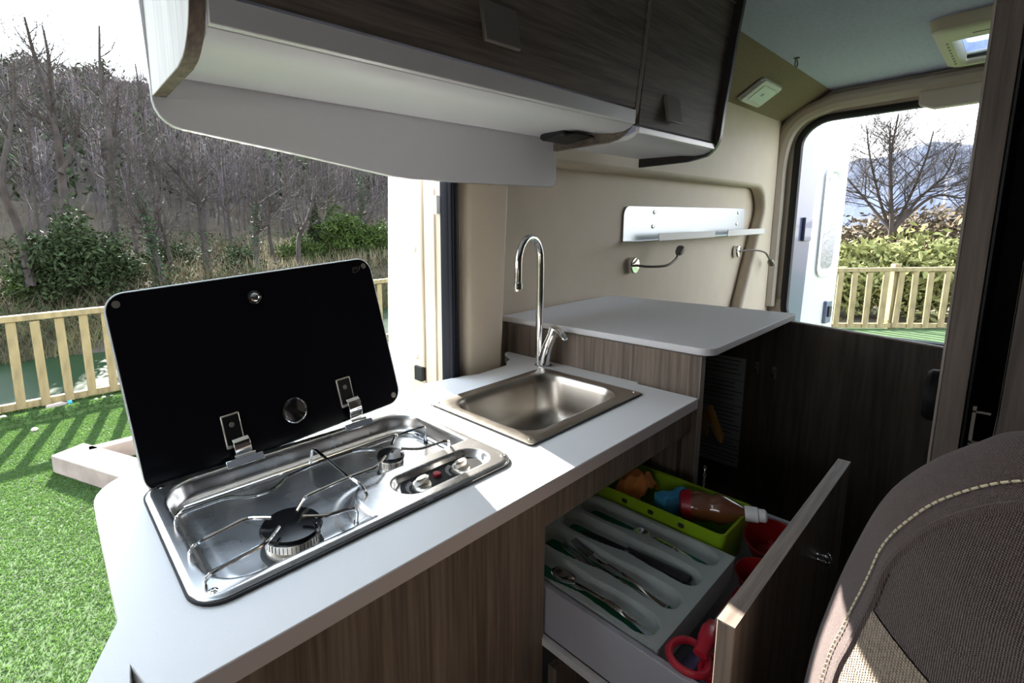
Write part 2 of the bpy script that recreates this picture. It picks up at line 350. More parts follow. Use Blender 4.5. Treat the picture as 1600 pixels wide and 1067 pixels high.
# rear left door, swung open outside
hx, hy = 4.03, .965; ex, ey = 4.78, .835
ux = Vector((ex-hx, ey-hy, 0)); Ld = ux.length; ux.normalize(); uy = Vector((-ux.y, ux.x, 0))
def dpt(s, t, z): q = Vector((hx, hy, 0))+ux*s+uy*t; return (q.x, q.y, z)
rd = struct(ob('door_2', G().loft([[dpt(a, b, z) for a, b in ((s0, 0), (s1, 0), (s1, .07), (s0, .09))] for z, s0, s1 in ((-.3, 0, Ld), (.9, 0, Ld), (1.4, .0, Ld), (1.9, .02, Ld-.01), (2.02, .06, Ld-.06))]), 'whitepaint', bevel=.02), 'white rear van door swung open')
ob('door_edge_panel', G().loft([[dpt(a, b, z) for a, b in ((.0, -.012), (s, -.012), (s, .0), (.0, .0))] for z, s in ((-.2, .20), (.6, .21), (1.4, .24), (1.75, .27), (1.96, .33))]), 'bluepaint', rd, bevel=.006)
ob('door_check_strap', G().loft([[dpt(a, b, z) for a, b in ((.10, -.03), (.2, -.03), (.2, -.012), (.10, -.012))] for z in (1.18, 1.34)]), 'bluepaint', rd, bevel=.004)
wf = ob('window_surround', G().loft([[dpt(s, t, z) for s, z in rrect(.40+q, .93+q, .66-q, 1.68-q, .08)] for q, t in ((-.02, 0), (-.02, -.012), (.02, -.012), (.035, 0))], (False, False)), 'whitepaint', rd)
ob('foil_blind', G().loft([[dpt(s, t, z) for s, z in rrect(.44, .97, .62, 1.62, .05)] for t in (-.001, -.006)]), 'foil', wf)
ob('window_latch', G().loft([[dpt(s, t, z) for s, z in rrect(.57, .55, .66, .72, .01)] for t in (0, -.02)]), 'bluepaint', rd, bevel=.004)
ob('latch_core', G().loft([[dpt(s, t, z) for s, z in rrect(.595, .6, .635, .68, .005)] for t in (-.02, -.03)]), 'black', rd)

# ------------------------------------------------------------------ outdoors
lawn = [(-16, -14), (-16, 7.0), (6.4, 7.0), (13.2, .1), (24, -14)]
struct(ob('lawn', G().prism(lawn, 2, -.75, -.6), 'turf', smooth=False), 'bright green artificial turf lawn')
kb = ob('turf_kerb', G().tube([(-6, 6.35, -.63), (5.8, 6.35, -.63)], .12, 12), 'turf'); struct(kb, 'low turf covered kerb before the fence')
# turf pile: upright blades in the part of the lawn near the van
def turf():
    n = 150000
    y = 1.3+5.6*rng.random(n)**.8; x = -.9+ (1.9)*rng.random(n)*np.ones(n); z = np.full(n, -.6)
    z = np.where(np.abs(y-6.35) < .12, -.63+np.sqrt(np.maximum(.0144-(y-6.35)**2, 0)), z)
    a = rng.random(n)*2*PI; h = .008+.009*rng.random(n); w = .0028+.0012*y/3; tl = .012*rng.standard_normal((n, 2))
    V = np.zeros((n, 3, 3)); V[:, 0] = np.stack([x-np.cos(a)*w, y-np.sin(a)*w, z], 1); V[:, 1] = np.stack([x+np.cos(a)*w, y+np.sin(a)*w, z], 1)
    V[:, 2] = np.stack([x+tl[:, 0], y+tl[:, 1], z+h], 1)
    o = npmesh('turf_pile', V.reshape(-1, 3), np.arange(3*n).reshape(n, 3), 'blade'); o['kind'] = 'stuff'
    tag(o, 'short bright green pile of the artificial turf', 'grass')
turf()
struct(ob('river', G().box((-60, 6.5, -2.4), (120, 20, -2.05)), 'water'), 'dark green river beyond the fence')
struct(ob('river_bank', G().prism([(6.9, -.62), (9.2, -2.3), (9.2, -2.6), (6.9, -2.6)], 0, -60, 9), 'land'))
def tz(x, y):
    """terrain height on the far bank"""
    b = np.interp(y, [15.5, 17.5, 20, 26, 34, 50, 70, 92, 120], [-2.6, -1.9, -.9, -.3, .8, 7.0, 14.5, 20.5, 24])
    b = b*(1-.0*x)
    return b+.25*np.sin(x*.7+y*.5)*(y > 19)+1.2*np.sin(x*.09+1.3)*np.clip((y-40)/30, 0, 1)
def terrain():
    xs = np.linspace(-60, 130, 130); ys = np.concatenate([np.linspace(15.5, 36, 34), np.linspace(37, 125, 50)])
    X, Y = np.meshgrid(xs, ys); Z = tz(X, Y)+.12*rng.standard_normal(X.shape)
    V = np.stack([X, Y, Z], -1).reshape(-1, 3); nx = len(xs)
    j, i = np.meshgrid(np.arange(len(ys)-1), np.arange(nx-1), indexing='ij'); a = (j*nx+i).ravel()
    o = npmesh('wooded_hillside', V, np.stack([a, a+1, a+nx+1, a+nx], 1), 'land')
    struct(o, 'steep wooded hillside across the river')
terrain()
def blades(name, x, y, z, h, w, lean, mat, bend=.3):
    """thin upright three sided twigs, two segments each"""
    n = len(x); a = rng.random(n)*2*PI; L = lean*rng.standard_normal((n, 2))
    V = np.zeros((n, 7, 3))
    for k in range(3):
        t = a+k*2*PI/3
        V[:, k] = np.stack([x+np.cos(t)*w, y+np.sin(t)*w, z], 1)
        V[:, 3+k] = np.stack([x+np.cos(t)*w*.6+L[:, 0]*h*.4, y+np.sin(t)*w*.6+L[:, 1]*h*.4, z+h*.55], 1)
    V[:, 6] = np.stack([x+L[:, 0]*h*(1+bend), y+L[:, 1]*h*(1+bend), z+h], 1)
    base = np.arange(n)[:, None]*7
    q = [(0,1,4),(0,4,3),(1,2,5),(1,5,4),(2,0,3),(2,3,5),(3,4,6),(4,5,6),(5,3,6)]
    F = np.concatenate([base+np.array(t)[None] for t in q])
    return npmesh(name, V.reshape(-1, 3), F, mat)
def leafcloud(name, C, size, mat, parent=None, flat=.6):
    n = len(C); d1 = rng.standard_normal((n, 3)); d1 /= np.linalg.norm(d1, axis=1)[:, None]; d2 = np.cross(d1, rng.standard_normal((n, 3))); d2 /= np.linalg.norm(d2, axis=1)[:, None]
    s = (size*(.6+.8*rng.random(n)))[:, None]
    V = np.stack([C-d1*s, C+d2*s*flat*.6, C+d1*s, C-d2*s*flat*.6], 1)
    return npmesh(name, V.reshape(-1, 3), np.arange(4*n).reshape(n, 4), mat, parent)
def spread(n, y0, y1, x0=-.9, x1=1.0, p=1.0):
    """area behind the river seen through the door opening: x between x0*y and x1*y"""
    y = y0+(y1-y0)*rng.random(n)**p; x = y*(x0+(x1-x0)*rng.random(n)); return x, y
x, y = spread(26000, 17.2, 40, -.25, 1.05); s_ = blades('river_scrub', x, y, tz(x, y), .3+1.0*rng.random(len(x))**2, .012, .35, 'brush'); s_['kind'] = 'stuff'; tag(s_, 'tangled brown scrub covering the far river bank', 'scrub')
x, y = spread(14000, 17.2, 30, -.25, 1.05); x2, y2 = spread(9000, 16.7, 19.2, -.25, 1.05); x = np.concatenate([x, x2]); y = np.concatenate([y, y2]); s_ = blades('bank_grass', x, y, tz(x, y), .2+.5*rng.random(len(x)), .014, .4, 'brush2'); s_['kind'] = 'stuff'; tag(s_, 'olive grass and bramble along the far bank', 'grass')
x, y = spread(2500, 20, 27, .35, .75); s_ = blades('dry_reeds', x, y, tz(x, y), .7+.6*rng.random(len(x)), .016, .15, 'reed'); s_['kind'] = 'stuff'; tag(s_, 'pale dry reeds below the bare trees', 'reeds')
x, y = spread(30000, 17.5, 34, -.25, 1.05)
C = np.stack([x, y, tz(x, y)+.9*rng.random(len(x))**2.2], 1); s_ = leafcloud('bramble_leaves', C, .10, 'leaf'); s_['kind'] = 'stuff'; tag(s_, 'dull green bramble leaves low on the far bank', 'brambles')
# woodland on the slope: trunks with sprays of bare branches, too many and far to count
def woodland():
    n = 2600; x, y = spread(n, 34, 100, -.3, 1.2, .9); z = tz(x, y); H = 3.5+4*rng.random(n)
    o = blades('woodland_trunks', x, y, z, H, .07, .05, 'farwood', .1); o['kind'] = 'stuff'; tag(o, 'grey purple trunks of the bare wood on the hillside', 'trees')
    k = 22; X = np.repeat(x, k); Y = np.repeat(y, k); Hh = np.repeat(H, k); t = .25+.7*rng.random(n*k); Z = np.repeat(z, k)+Hh*t
    o = blades('woodland_branches', X, Y, Z, (1.15-t)*Hh*.42*(0.6+.8*rng.random(n*k)), .02, .65, 'farwood', .2); o['kind'] = 'stuff'; tag(o, 'bare branches of the purple grey hillside wood', 'branches')
    x, y = spread(900, 40, 95, -.3, 1.2); m = 45; cc = np.stack([x, y, tz(x, y)+1.8], 1); r = 1.1+.9*rng.random(900)
    P = np.repeat(cc, m, 0)+rng.standard_normal((900*m, 3))*np.repeat(r, m)[:, None]*np.array([.6, .6, .8])
    o = leafcloud('hillside_evergreens', P, .34, 'leaf'); o['kind'] = 'stuff'; tag(o, 'dark evergreen growth scattered through the hillside wood', 'shrubs')
woodland()
# individual bare trees
def bare_tree(paths, r0, seed, label, ivy=0, nb=24, group='bare riverside trees', name='bare_tree', blen=1.5, depth=3):
    R = random.Random(seed); P0 = Vector(paths[0][0]); t = thing(name, label, 'tree', tuple(P0), group)
    gt, gb = G(), G()
    def grow(p, d, L, r, lev):
        n = 4; pts = [p]; dd = Vector(d)
        for i in range(n):
            dd = (dd+Vector((R.gauss(0, .14), R.gauss(0, .14), R.gauss(.07, .1)))).normalized(); pts.append(pts[-1]+dd*L/n)
        gb.tube(pts, [r*(1-.8*i/n) for i in range(n+1)], 4 if lev == 0 else 3)
        if lev < depth-1:
            for k in range(6 if lev == 0 else 5):
                i = R.randint(1, n); a = R.uniform(0, 2*PI); u = dd.orthogonal().normalized(); w = dd.cross(u)
                nd = (dd*.75+(u*math.cos(a)+w*math.sin(a))*.75).normalized(); grow(pts[i], nd, L*R.uniform(.35, .6), r*.45, lev+1)
    for pi, path in enumerate(paths):
        c = bez(path, 5); K = len(c); rr = r0*(1 if pi == 0 else .6)
        gt.tube(c, [rr*(1-.85*i/(K-1))+.008 for i in range(K)], 7)
        for b in range(nb if pi == 0 else nb//2):
            f = R.uniform(.3, .98); i = min(K-2, int(f*(K-1))); a = R.uniform(0, 2*PI); d = (c[i+1]-c[i]).normalized(); u = d.orthogonal().normalized(); w = d.cross(u)
            nd = (d*.7+(u*math.cos(a)+w*math.sin(a))*.8).normalized(); grow(c[i], nd, blen*(1.4-.85*f)*R.uniform(.6, 1.3), rr*.28*(1.2-f)+.005, 0)
    ob('trunk', gt, 'bark', t); ob('branches', gb, 'bark', t, recalc=False)['kind'] = 'stuff'
    if ivy:
        pts = np.array([tuple(q) for q in bez(paths[0], 6)]); pts = pts[:int(len(pts)*ivy)]
        C = np.repeat(pts, 60, 0)+rng.standard_normal((len(pts)*60, 3))*np.array([.10, .10, .18]); o = leafcloud('ivy', C-np.array(tuple(P0)), .07, 'ivy', t); o['kind'] = 'stuff'
    return t
def at(y, L): return [(x*y/22, y+.25*math.sin(i*2.1), (z-1.32)*y/22+1.32) for i, (x, z) in enumerate(L)]
TR = [  # (distance, paths, radius, ivy, label)
 (19.5, [[(-.08, -.4), (-.19, 1.58), (-.46, 3.11), (-.15, 4.61), (.15, 5.8), (.3, 7.2)]], .13, 0, 'leaning bare tree at the far left edge, trunk bowed left'),
 (21, [[(1.13, .2), (1.22, 3.39), (1.22, 4.63), (1.1, 6.03), (.91, 7.48), (.75, 8.68)], [(1.2, 4.4), (1.25, 6.2), (1.27, 7.55), (1.22, 8.6)], [(1.2, 3.6), (1.75, 4.8), (2.0, 5.7)]], .16, 0, 'tall forked bare tree behind the evergreen bush, left of the lid'),
 (24, [[(2.61, .0), (2.71, 2.26), (2.81, 4.41), (2.83, 6.04), (2.83, 7.62), (2.9, 8.9)], [(2.85, 4.6), (3.1, 5.4), (3.3, 6.9)]], .17, .35, 'straight bare tree second right of the forked one, under the skyline pine'),
 (25, [[(4.25, .0), (4.18, 3.28), (4.11, 4.52), (4.05, 6.2), (4.01, 7.9)]], .13, 0, 'slim dark bare tree beside the overhead cabinet corner'),
 (20.5, [[(4.15, -.7), (4.0, .6), (3.8, 1.7), (3.59, 3.01), (3.66, 4.6)]], .13, .75, 'ivy clad leaning tree above the left part of the lid'),
 (22, [[(4.55, -.2), (4.48, .97), (4.2, 2.27), (4.46, 3.9)]], .09, 0, 'thin crooked bare tree right of the ivy clad leaning one'),
 (22, [[(5.95, -.3), (5.92, 2.01), (5.75, 3.34), (5.77, 5.9)], [(5.8, 2.9), (5.2, 3.8), (4.6, 4.3)]], .15, .3, 'dark bare tree with a long left branch above the lid'),
 (21, [[(8.1, -.63), (8.28, 1.6), (8.28, 3.15), (8.34, 5.6)]], .14, .6, 'ivy wrapped upright trunk above the lid handle'),
 (23, [[(8.95, -.1), (8.92, 1.6), (8.94, 3.17), (8.97, 5.3)]], .10, 0, 'bare trunk immediately right of the ivy wrapped upright one'),
 (21, [[(10.25, -.4), (10.4, 1.0), (10.81, 2.15), (11.24, 3.54), (11.21, 5.2)]], .12, 0, 'bare tree leaning right above the lid, right half'),
 (24, [[(11.63, -.58), (11.9, 1.6), (11.96, 3.26), (12.18, 5.0)], [(11.9, 2.0), (12.6, 3.0), (13.3, 4.2)]], .13, .2, 'forked bare tree near the right end of the lid'),
 (23, [[(13.9, -.2), (13.95, 1.32), (13.88, 3.32), (13.6, 5.0)]], .11, .8, 'green ivy clad slender tree beside the white sliding door'),
 (28, [[(.3, .2), (.35, 2.5), (.45, 5.0), (.6, 7.6)]], .10, 0, 'thin pale bare tree between the leaning and the forked tree'),
 (29, [[(3.35, .4), (3.3, 2.5), (3.45, 5.0), (3.4, 7.0)]], .10, 0, 'thin bare tree in the gap right of the straight one'),
 (28, [[(7.0, .2), (7.1, 2.2), (6.9, 4.2), (7.0, 5.6)]], .09, 0, 'faint thin bare tree midway above the lid'),
 (27, [[(9.7, .2), (9.6, 2.0), (9.75, 3.6), (9.6, 5.0)]], .09, 0, 'thin bare sapling between two darker trunks above the lid'),
 (30, [[(13.0, .4), (13.05, 2.3), (12.9, 4.2)]], .08, 0, 'thin bare sapling just left of the ivy clad slender tree'),
]
for i, (D, paths, r, iv, lab) in enumerate(TR): bare_tree([at(D, L) for L in paths], r, 40+i, lab, iv)
def bush(name, c, r, n, leaf, mat, label, cat='bush', group=None, cone=False):
    t = thing(name, label, cat, (c[0], c[1], c[2]), group)
    d = rng.standard_normal((n, 3)); d /= np.linalg.norm(d, axis=1)[:, None]; k = rng.random(n)**.5*(1+.12*rng.standard_normal(n))
    if cone:
        h = rng.random(n)**1.3; a = rng.random(n)*2*PI; C = np.stack([np.cos(a)*(1-h)*r[0]*k, np.sin(a)*(1-h)*r[1]*k, h*r[2]*2], 1)
    else:
        lump = 1+.34*np.sin(d[:, 0]*5+c[0])*np.cos(d[:, 2]*6+c[1]); C = d*(k*lump)[:, None]*np.array(r)+np.array([0, 0, r[2]*.9])
    leafcloud('foliage', C, leaf, mat, t)['kind'] = 'stuff'
    g = G(); R = random.Random(int(abs(c[0]*31)))
    for q in range(7):
        a = R.uniform(0, 6.28); e = Vector(c)+Vector((math.cos(a)*r[0]*.5, math.sin(a)*r[1]*.5, r[2]*R.uniform(.8, 1.4))); g.tube([c, (Vector(c)+e)/2+Vector((.05, 0, .05)), e], [.05, .03, .01], 5)
    ob('stems', g, 'bark', t)
    return t
BU = [((1.0, 20, -.9), (1.5, 1.1, 1.5), 9000, .10, 'leaf', 'rounded dark evergreen bush on the far bank at far left'),
 ((2.4, 21, -.8), (1.0, 1.0, .9), 4000, .09, 'leaf', 'smaller evergreen bush right of the rounded one'),
 ((.0, 20.5, -.9), (.9, .8, .7), 3000, .09, 'leafg', 'low light green bush at the foot of the leaning tree'),
 ((13.0, 22.5, -.7), (1.2, 1.2, 1.7), 7000, .10, 'leafg', 'tall green bush beside the white sliding door'),
 ((14.6, 22, -.7), (1.2, 1.1, 1.3), 6000, .10, 'leafg', 'rightmost green bush half behind the white sliding door'),
 ((10.9, 23, -.7), (1.3, 1.0, .9), 5000, .09, 'leafg', 'low green bush above the right end of the lid'),
 ((7.4, 22, -.8), (.9, .8, .8), 3500, .09, 'leaf', 'small dark bush above the round lid badge'),
 ((5.0, 24, -.6), (1.2, 1.0, .8), 3500, .09, 'leaf', 'low dark bush behind the lid centre left')]
for c, r, n, lf, mt, lab in BU: bush('evergreen_bush', c, r, n, lf, mt, lab, group='bushes on the far river bank')
bush('conifer', (12.2, 24, -.6), (.8, .8, 1.9), 6000, .09, 'leaf', 'slim pointed conifer between the green bushes', 'tree', cone=True)
for x, y, r, lab in ((9.2, 86, 4.0, 'broad umbrella pine on the skyline left of the cabinet'), (3.0, 88, 3.4, 'feathery evergreen on the skyline at the left edge'), (15, 87, 3.2, 'skyline evergreen tucked against the cabinet end')):
    bush('umbrella_pine', (x, y, float(tz(x, y))), (r, r, r*.75), 6000, .35, 'leaf', lab, 'tree', 'evergreens on the skyline')
# fence towards the river
def fence(A, B, n, label, posts, slat_w=.088, H=1.08, z0=-.6, zoff=0):
    A, B = Vector(A), Vector(B); u = (B-A); L = u.length; u.normalize(); v = Vector((-u.y, u.x, 0)); up = Vector((0, 0, 1))
    t = thing('timber_fence', label, 'fence', (A.x, A.y, z0), None)
    ob('top_rail', G().obox((A+B)/2+up*(z0+H-.032), u, v, up, (L/2+.05, .05, .034)), 'timber', t, bevel=.006)
    ob('bottom_rail', G().obox((A+B)/2+up*(z0+.06)+v*.02, u, v, up, (L/2+.05, .035, .04)), 'timber', t, bevel=.006)
    me = G().obox((0, 0, .5), u, v, up, (slat_w/2, .011, (H-.10)/2)).mesh('slat', smooth=False); me.materials.append(M['timber'])
    for i in range(n):
        q = A+u*L*(i+.5)/n
        o = bpy.data.objects.new('slat', me); COL.objects.link(o); o.parent = t; o.location = (q.x-A.x-v.x*.025, q.y-A.y-v.y*.025, .02+random.uniform(-.01, .01)); o.rotation_euler = (random.uniform(-.012, .012), random.uniform(-.012, .012), 0)
    for s in posts:
        q = A+u*s+v*.07; ob('post', G().obox(q+up*(z0+H/2+.02), u, v, up, (.05, .05, H/2+.04)), 'timber', t, bevel=.006)
    return t
fence((-1.7, 6.82, 0), (6.05, 6.82, 0), 35, 'weathered timber picket fence between lawn and river, left of the lid', (0.0, 1.0+2.9, 5.6))
fence((7.2, 5.9, 0), (13.7, -.9, 0), 40, 'weathered timber picket fence seen through the rear opening', (.2, 6.45, 8.0))
# river side odds and ends
pf = thing('planter_frame', 'pale timber sleeper frame lying on the turf near the worktop', 'planter', (.4, 4.4, -.6))
def sleeper(a, b, w, side):
    a, b = Vector(a), Vector(b); u = (b-a).normalized(); v = Vector((-u.y, u.x, 0))*side; m = (a+b)/2+v*w/2
    ob('sleeper', G().obox((m.x, m.y, -.525), u, v, (0, 0, 1), ((b-a).length/2, w/2, .075)), 'sleeper', pf, bevel=.008)
sleeper((-.05, 4.80, 0), (.52, 3.62, 0), .26, 1); sleeper((.20, 4.80, 0), (1.5, 4.78, 0), .10, -1); sleeper((1.4, 4.68, 0), (1.75, 3.62, 0), .2, -1); sleeper((.78, 3.74, 0), (1.6, 3.74, 0), .12, -1)
lb = thing('plastic_bottle', 'small brown bottle with blue cap lying by the fence', 'bottle', (.06, 6.62, -.6))
ob('bottle_body', G().lathe([(0, 0), (.03, .003), (.034, .02), (.034, .15), (.015, .19), (.014, .2)], (-.05, 6.60, -.565), (1, .1, .05), 16), 'sleeper', lb)
ob('cap', G().lathe([(0, 0), (.026, 0), (.026, .04), (0, .04)], (.15, 6.62, -.555), (1, .1, .05), 16), 'sponge', lb)
for i, (x, y, s) in enumerate(((-.16, 6.02, .035), (.42, 6.66, .03), (.50, 6.66, .035), (.58, 6.67, .03), (-.42, 6.67, .04))):
    g = G(); g.lathe([(0, 0), (s*.8, .004), (s, s*.35), (s*.6, s*.8), (0, s*.9)], (x, y, -.602 if abs(y-6.35) > .2 else -.6), (0, 0, 1), 7, 1.3)
    tag(ob('stone', g, 'sleeper', angle=10), ['small pale stone on the open turf', 'pale rubble stone under the fence, leftmost of the three together', 'pale rubble stone under the fence, middle of the three together', 'pale rubble stone under the fence, rightmost of the three together', 'pale stone under the fence at the far left'][i], 'stone', 'stones by the fence')
# view through the rear opening: shrubs, tree, field, hill, mast
for i, (x, y, r, z) in enumerate(((13.2, 3.2, 1.0, -.6), (13.9, 2.2, 1.05, -.6), (14.6, 1.2, 1.1, -.6), (15.2, .2, 1.1, -.6), (15.0, 4.2, 1.2, -.5))):
    bush('pale_shrub', (x, y, z), (1.0*r, .9*r, .72*r), 6500, .085, 'leafy', ['yellow green leafy shrub behind the rear fence, leftmost beside the white door', 'yellow green leafy shrub behind the rear fence, left of the post', 'yellow green leafy shrub behind the rear fence, right of the post', 'yellow green leafy shrub behind the rear fence, beside the wood column', 'taller pale shrub farther back beside the white rear door'][i], group='leafy shrubs behind the rear fence')
bush('brown_hedge', (24, 1.6, -.8), (2.2, 3.4, 1.25), 12000, .12, 'brush', 'brown bare hedge beyond the pale shrubs', 'hedge')
_p = [[(20, 2.42, -.8), (20, 2.4, 1.0), (20, 2.5, 2.0), (20, 2.6, 3.2), (20, 2.55, 4.3)]]
for dy, h in ((1.5, 3.5), (.8, 4.0), (-.6, 3.7), (-1.1, 3.1), (.3, 4.1), (-1.6, 2.3)): _p.append([(20, 2.4, .8+.1*abs(dy)), (20.2, 2.4+dy*.45, 1.9), (20.1, 2.4+dy*.85, h*.8), (20, 2.4+dy, h)])
bare_tree(_p, .065, 99, 'wide spreading bare tree seen through the rear opening', 0, 44, None, 'spreading_tree', 1.5, 4)
struct(ob('rear_field', G().prism([(13.2, .3), (8, 8), (14, 17), (60, 60), (400, 120), (400, -120), (30, -30)], 2, -1.2, -.78), 'field', smooth=False), 'tan field beyond the rear fence')
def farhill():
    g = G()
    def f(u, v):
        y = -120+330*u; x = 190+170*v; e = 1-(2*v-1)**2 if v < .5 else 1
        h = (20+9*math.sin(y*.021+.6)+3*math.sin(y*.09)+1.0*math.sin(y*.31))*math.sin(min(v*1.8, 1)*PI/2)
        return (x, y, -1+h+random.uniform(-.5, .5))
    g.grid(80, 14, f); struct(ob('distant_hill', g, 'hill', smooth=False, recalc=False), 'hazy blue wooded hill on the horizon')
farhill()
tag(ob('lamp_mast', G().tube([(30, 2.12, -.8), (30, 2.12, 2.9)], [.035, .025], 6).box((29.9, 1.95, 2.86), (30.1, 2.2, 2.92)), 'rail'), 'slim grey mast standing in front of the blue hill', 'mast')
#@@INTERIOR
# ------------------------------------------------------------------ worktop, base cabinet
hob_cut = rrect(.110, .540, .634, .856, .035); sink_cut = rrect(.735, .565, 1.128, .832, .05)
outer = [(1.222, .448), (1.222, .60), (1.236, .60), (1.236, 1.055), (1.215, 1.05), (1.19, 1.03), (1.165, .985), (1.135, .975), (1.105, .95), (.98, .945), (.93, .962), (.86, .975), (.80, .985), (.765, .965), (.72, .955)]+arc(.12, .875, .085, 90, 180, 8)+[(.031, .582), (-.05, .42), (.022, .44), (.0325, .506), (.046, .447)]
wt = tag(ob('worktop', ring_slab(outer, [hob_cut, sink_cut], .874, .900), 'laminate', bevel=.0012), 'long white laminate worktop holding the hob and the sink', 'worktop')
ob('front_edge', G().box((.046, .4468, .8745), (1.2215, .4482, .8985)), 'lam_edge', wt)
bc = thing('base_cabinet', 'grey brown wood kitchen cabinet with its top drawer pulled open', 'cabinet', (.65, .75, 0))
ob('front_panel', G().box((.10, .463, .0), (.643, .481, .873)), 'oak_v', bc, bevel=.001)
ob('side_panel', G().box((.10, .481, 0), (.118, .94, .873)), 'oak_v', bc)
ob('top_rail', G().box((.645, .465, .803), (1.234, .483, .873)), 'oak_v', bc, bevel=.001)
ob('divider', G().box((.625, .483, 0), (.643, .93, .80)), 'oak_v', bc)
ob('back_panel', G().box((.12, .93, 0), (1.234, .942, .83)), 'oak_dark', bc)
ob('inner_panel', G().box((1.214, .484, 0), (1.232, .92, .80)), 'oak_v', bc)
ob('shelf', G().box((.645, .484, .30), (1.212, .92, .315)), 'drawer', bc)
lf = ob('drawer_front', G().box((.652, .440, .06), (1.232, .458, .532)), 'oak_v', bc, bevel=.001)
# open drawer: part drawer, sub-parts front and knob
dg = G(); dg.box((.650, .184, .592), (.662, .62, .685)).box((1.190, .184, .592), (1.202, .62, .685)).box((.662, .608, .592), (1.190, .62, .685)).box((.662, .184, .592), (1.190, .608, .600)).box((.662, .184, .592), (1.190, .194, .66))
dr = ob('drawer', dg, 'drawer', bc, bevel=.0012)
ob('front', G().box((.603, .164, .46), (1.228, .183, .842)), 'oak_v', dr, bevel=.0012)
# catch visible on the front board (chrome double button)
cg = G()
for dz in (0, .014): cg.lathe([(.006, 0), (.006, .004), (.003, .006), (.003, .014), (.007, .017), (.006, .021), (0, .022)], (.985+dz*.6, .164, .760-dz), (0, -1, 0), 14)
cg.tube([(.972, .145, .775), (.992, .143, .755)], .0022, 8); ob('knob', cg, 'chrome', dr, label='small chrome knob')
ob('edge_band', G().box((.603, .1638, .8418), (1.228, .1832, .8428)), 'oak_xp', dr, label='pale wood grained top edge')
ob('runner', G().box((.640, .20, .575), (.6498, .60, .59)), 'rail', dr)

# ------------------------------------------------------------------ hob
hob = thing('gas_hob', 'stainless steel two burner gas hob with raised black glass lid', 'hob', (.372, .697, .90))
HX0, HX1, HY0, HY1 = .100, .647, .530, .864
def rr3(x0, y0, x1, y1, r, z, n=8): return [(x, y, z) for x, y in rrect(x0, y0, x1, y1, r, n)]
gk = G().loft([rr3(HX0-.003, HY0-.003, HX1+.003, HY1+.003, .042, .9002), rr3(HX0-.003, HY0-.003, HX1+.003, HY1+.003, .042, .9045), rr3(HX0+.01, HY0+.01, HX1-.01, HY1-.01, .035, .9045), rr3(HX0+.01, HY0+.01, HX1-.01, HY1-.01, .035, .9002)], (False, False), True, True)
ob('gasket', gk, 'black', hob)
# pressed pan as a height field: rim, well, raised control island at the front right
def sdr(x, y, x0, y0, x1, y1, r):
    qx = abs(x-(x0+x1)/2)-(x1-x0)/2+r; qy = abs(y-(y0+y1)/2)-(y1-y0)/2+r
    return math.hypot(max(qx, 0), max(qy, 0))+min(max(qx, qy), 0)-r
def sst(a, b, t): t = min(1, max(0, (t-a)/(b-a))); return t*t*(3-2*t)
def pan_z(x, y):
    rim = .9085-.003*sst(-.006, 0, sdr(x, y, HX0, HY0, HX1, HY1, .040))
    w = sdr(x, y, HX0+.020, HY0+.014, HX1-.016, HY1-.020, .060)      # well
    isl = sdr(x, y, .352, .500, .70, .641, .055)                     # island (negative inside)
    d = max(w, -isl)
    z = rim-.028*sst(0, -.016, d)-.002*sst(-.018, -.022, d)
    # shallow dish in the well corners and rings at the island's nose
    z += .0015*sst(-.03, -.04, d)
    rec = sdr(x, y, .412, .551, .618, .619, .034)
    if isl < .01: z = min(z, z-(.0135*sst(0, -.010, rec)) if rec < 0 else z)
    return z
g = G(); NX, NY = 220, 150
# the footprint keeps its rounded corners by squashing the outline into them
def pan_pt(u, v):
    x = HX0+(HX1-HX0)*u; y = HY0+(HY1-HY0)*v; r = .040
    cx = min(max(x, HX0+r), HX1-r); cy = min(max(y, HY0+r), HY1-r); dx, dy = x-cx, y-cy
    if dx and dy:
        m = max(abs(dx), abs(dy)); k = m/math.hypot(dx, dy); x, y = cx+dx*k, cy+dy*k
    return (x, y, pan_z(x, y))
g.grid(NX, NY, pan_pt); pan = ob('hob_pan', g, 'steel', hob, recalc=False, angle=60)
ob('rim_edge', G().loft([rr3(HX0, HY0, HX1, HY1, .04, .9055), rr3(HX0-.0012, HY0-.0012, HX1+.0012, HY1+.0012, .041, .9035), rr3(HX0, HY0, HX1, HY1, .04, .9030)], (False, False)), 'steel', hob)
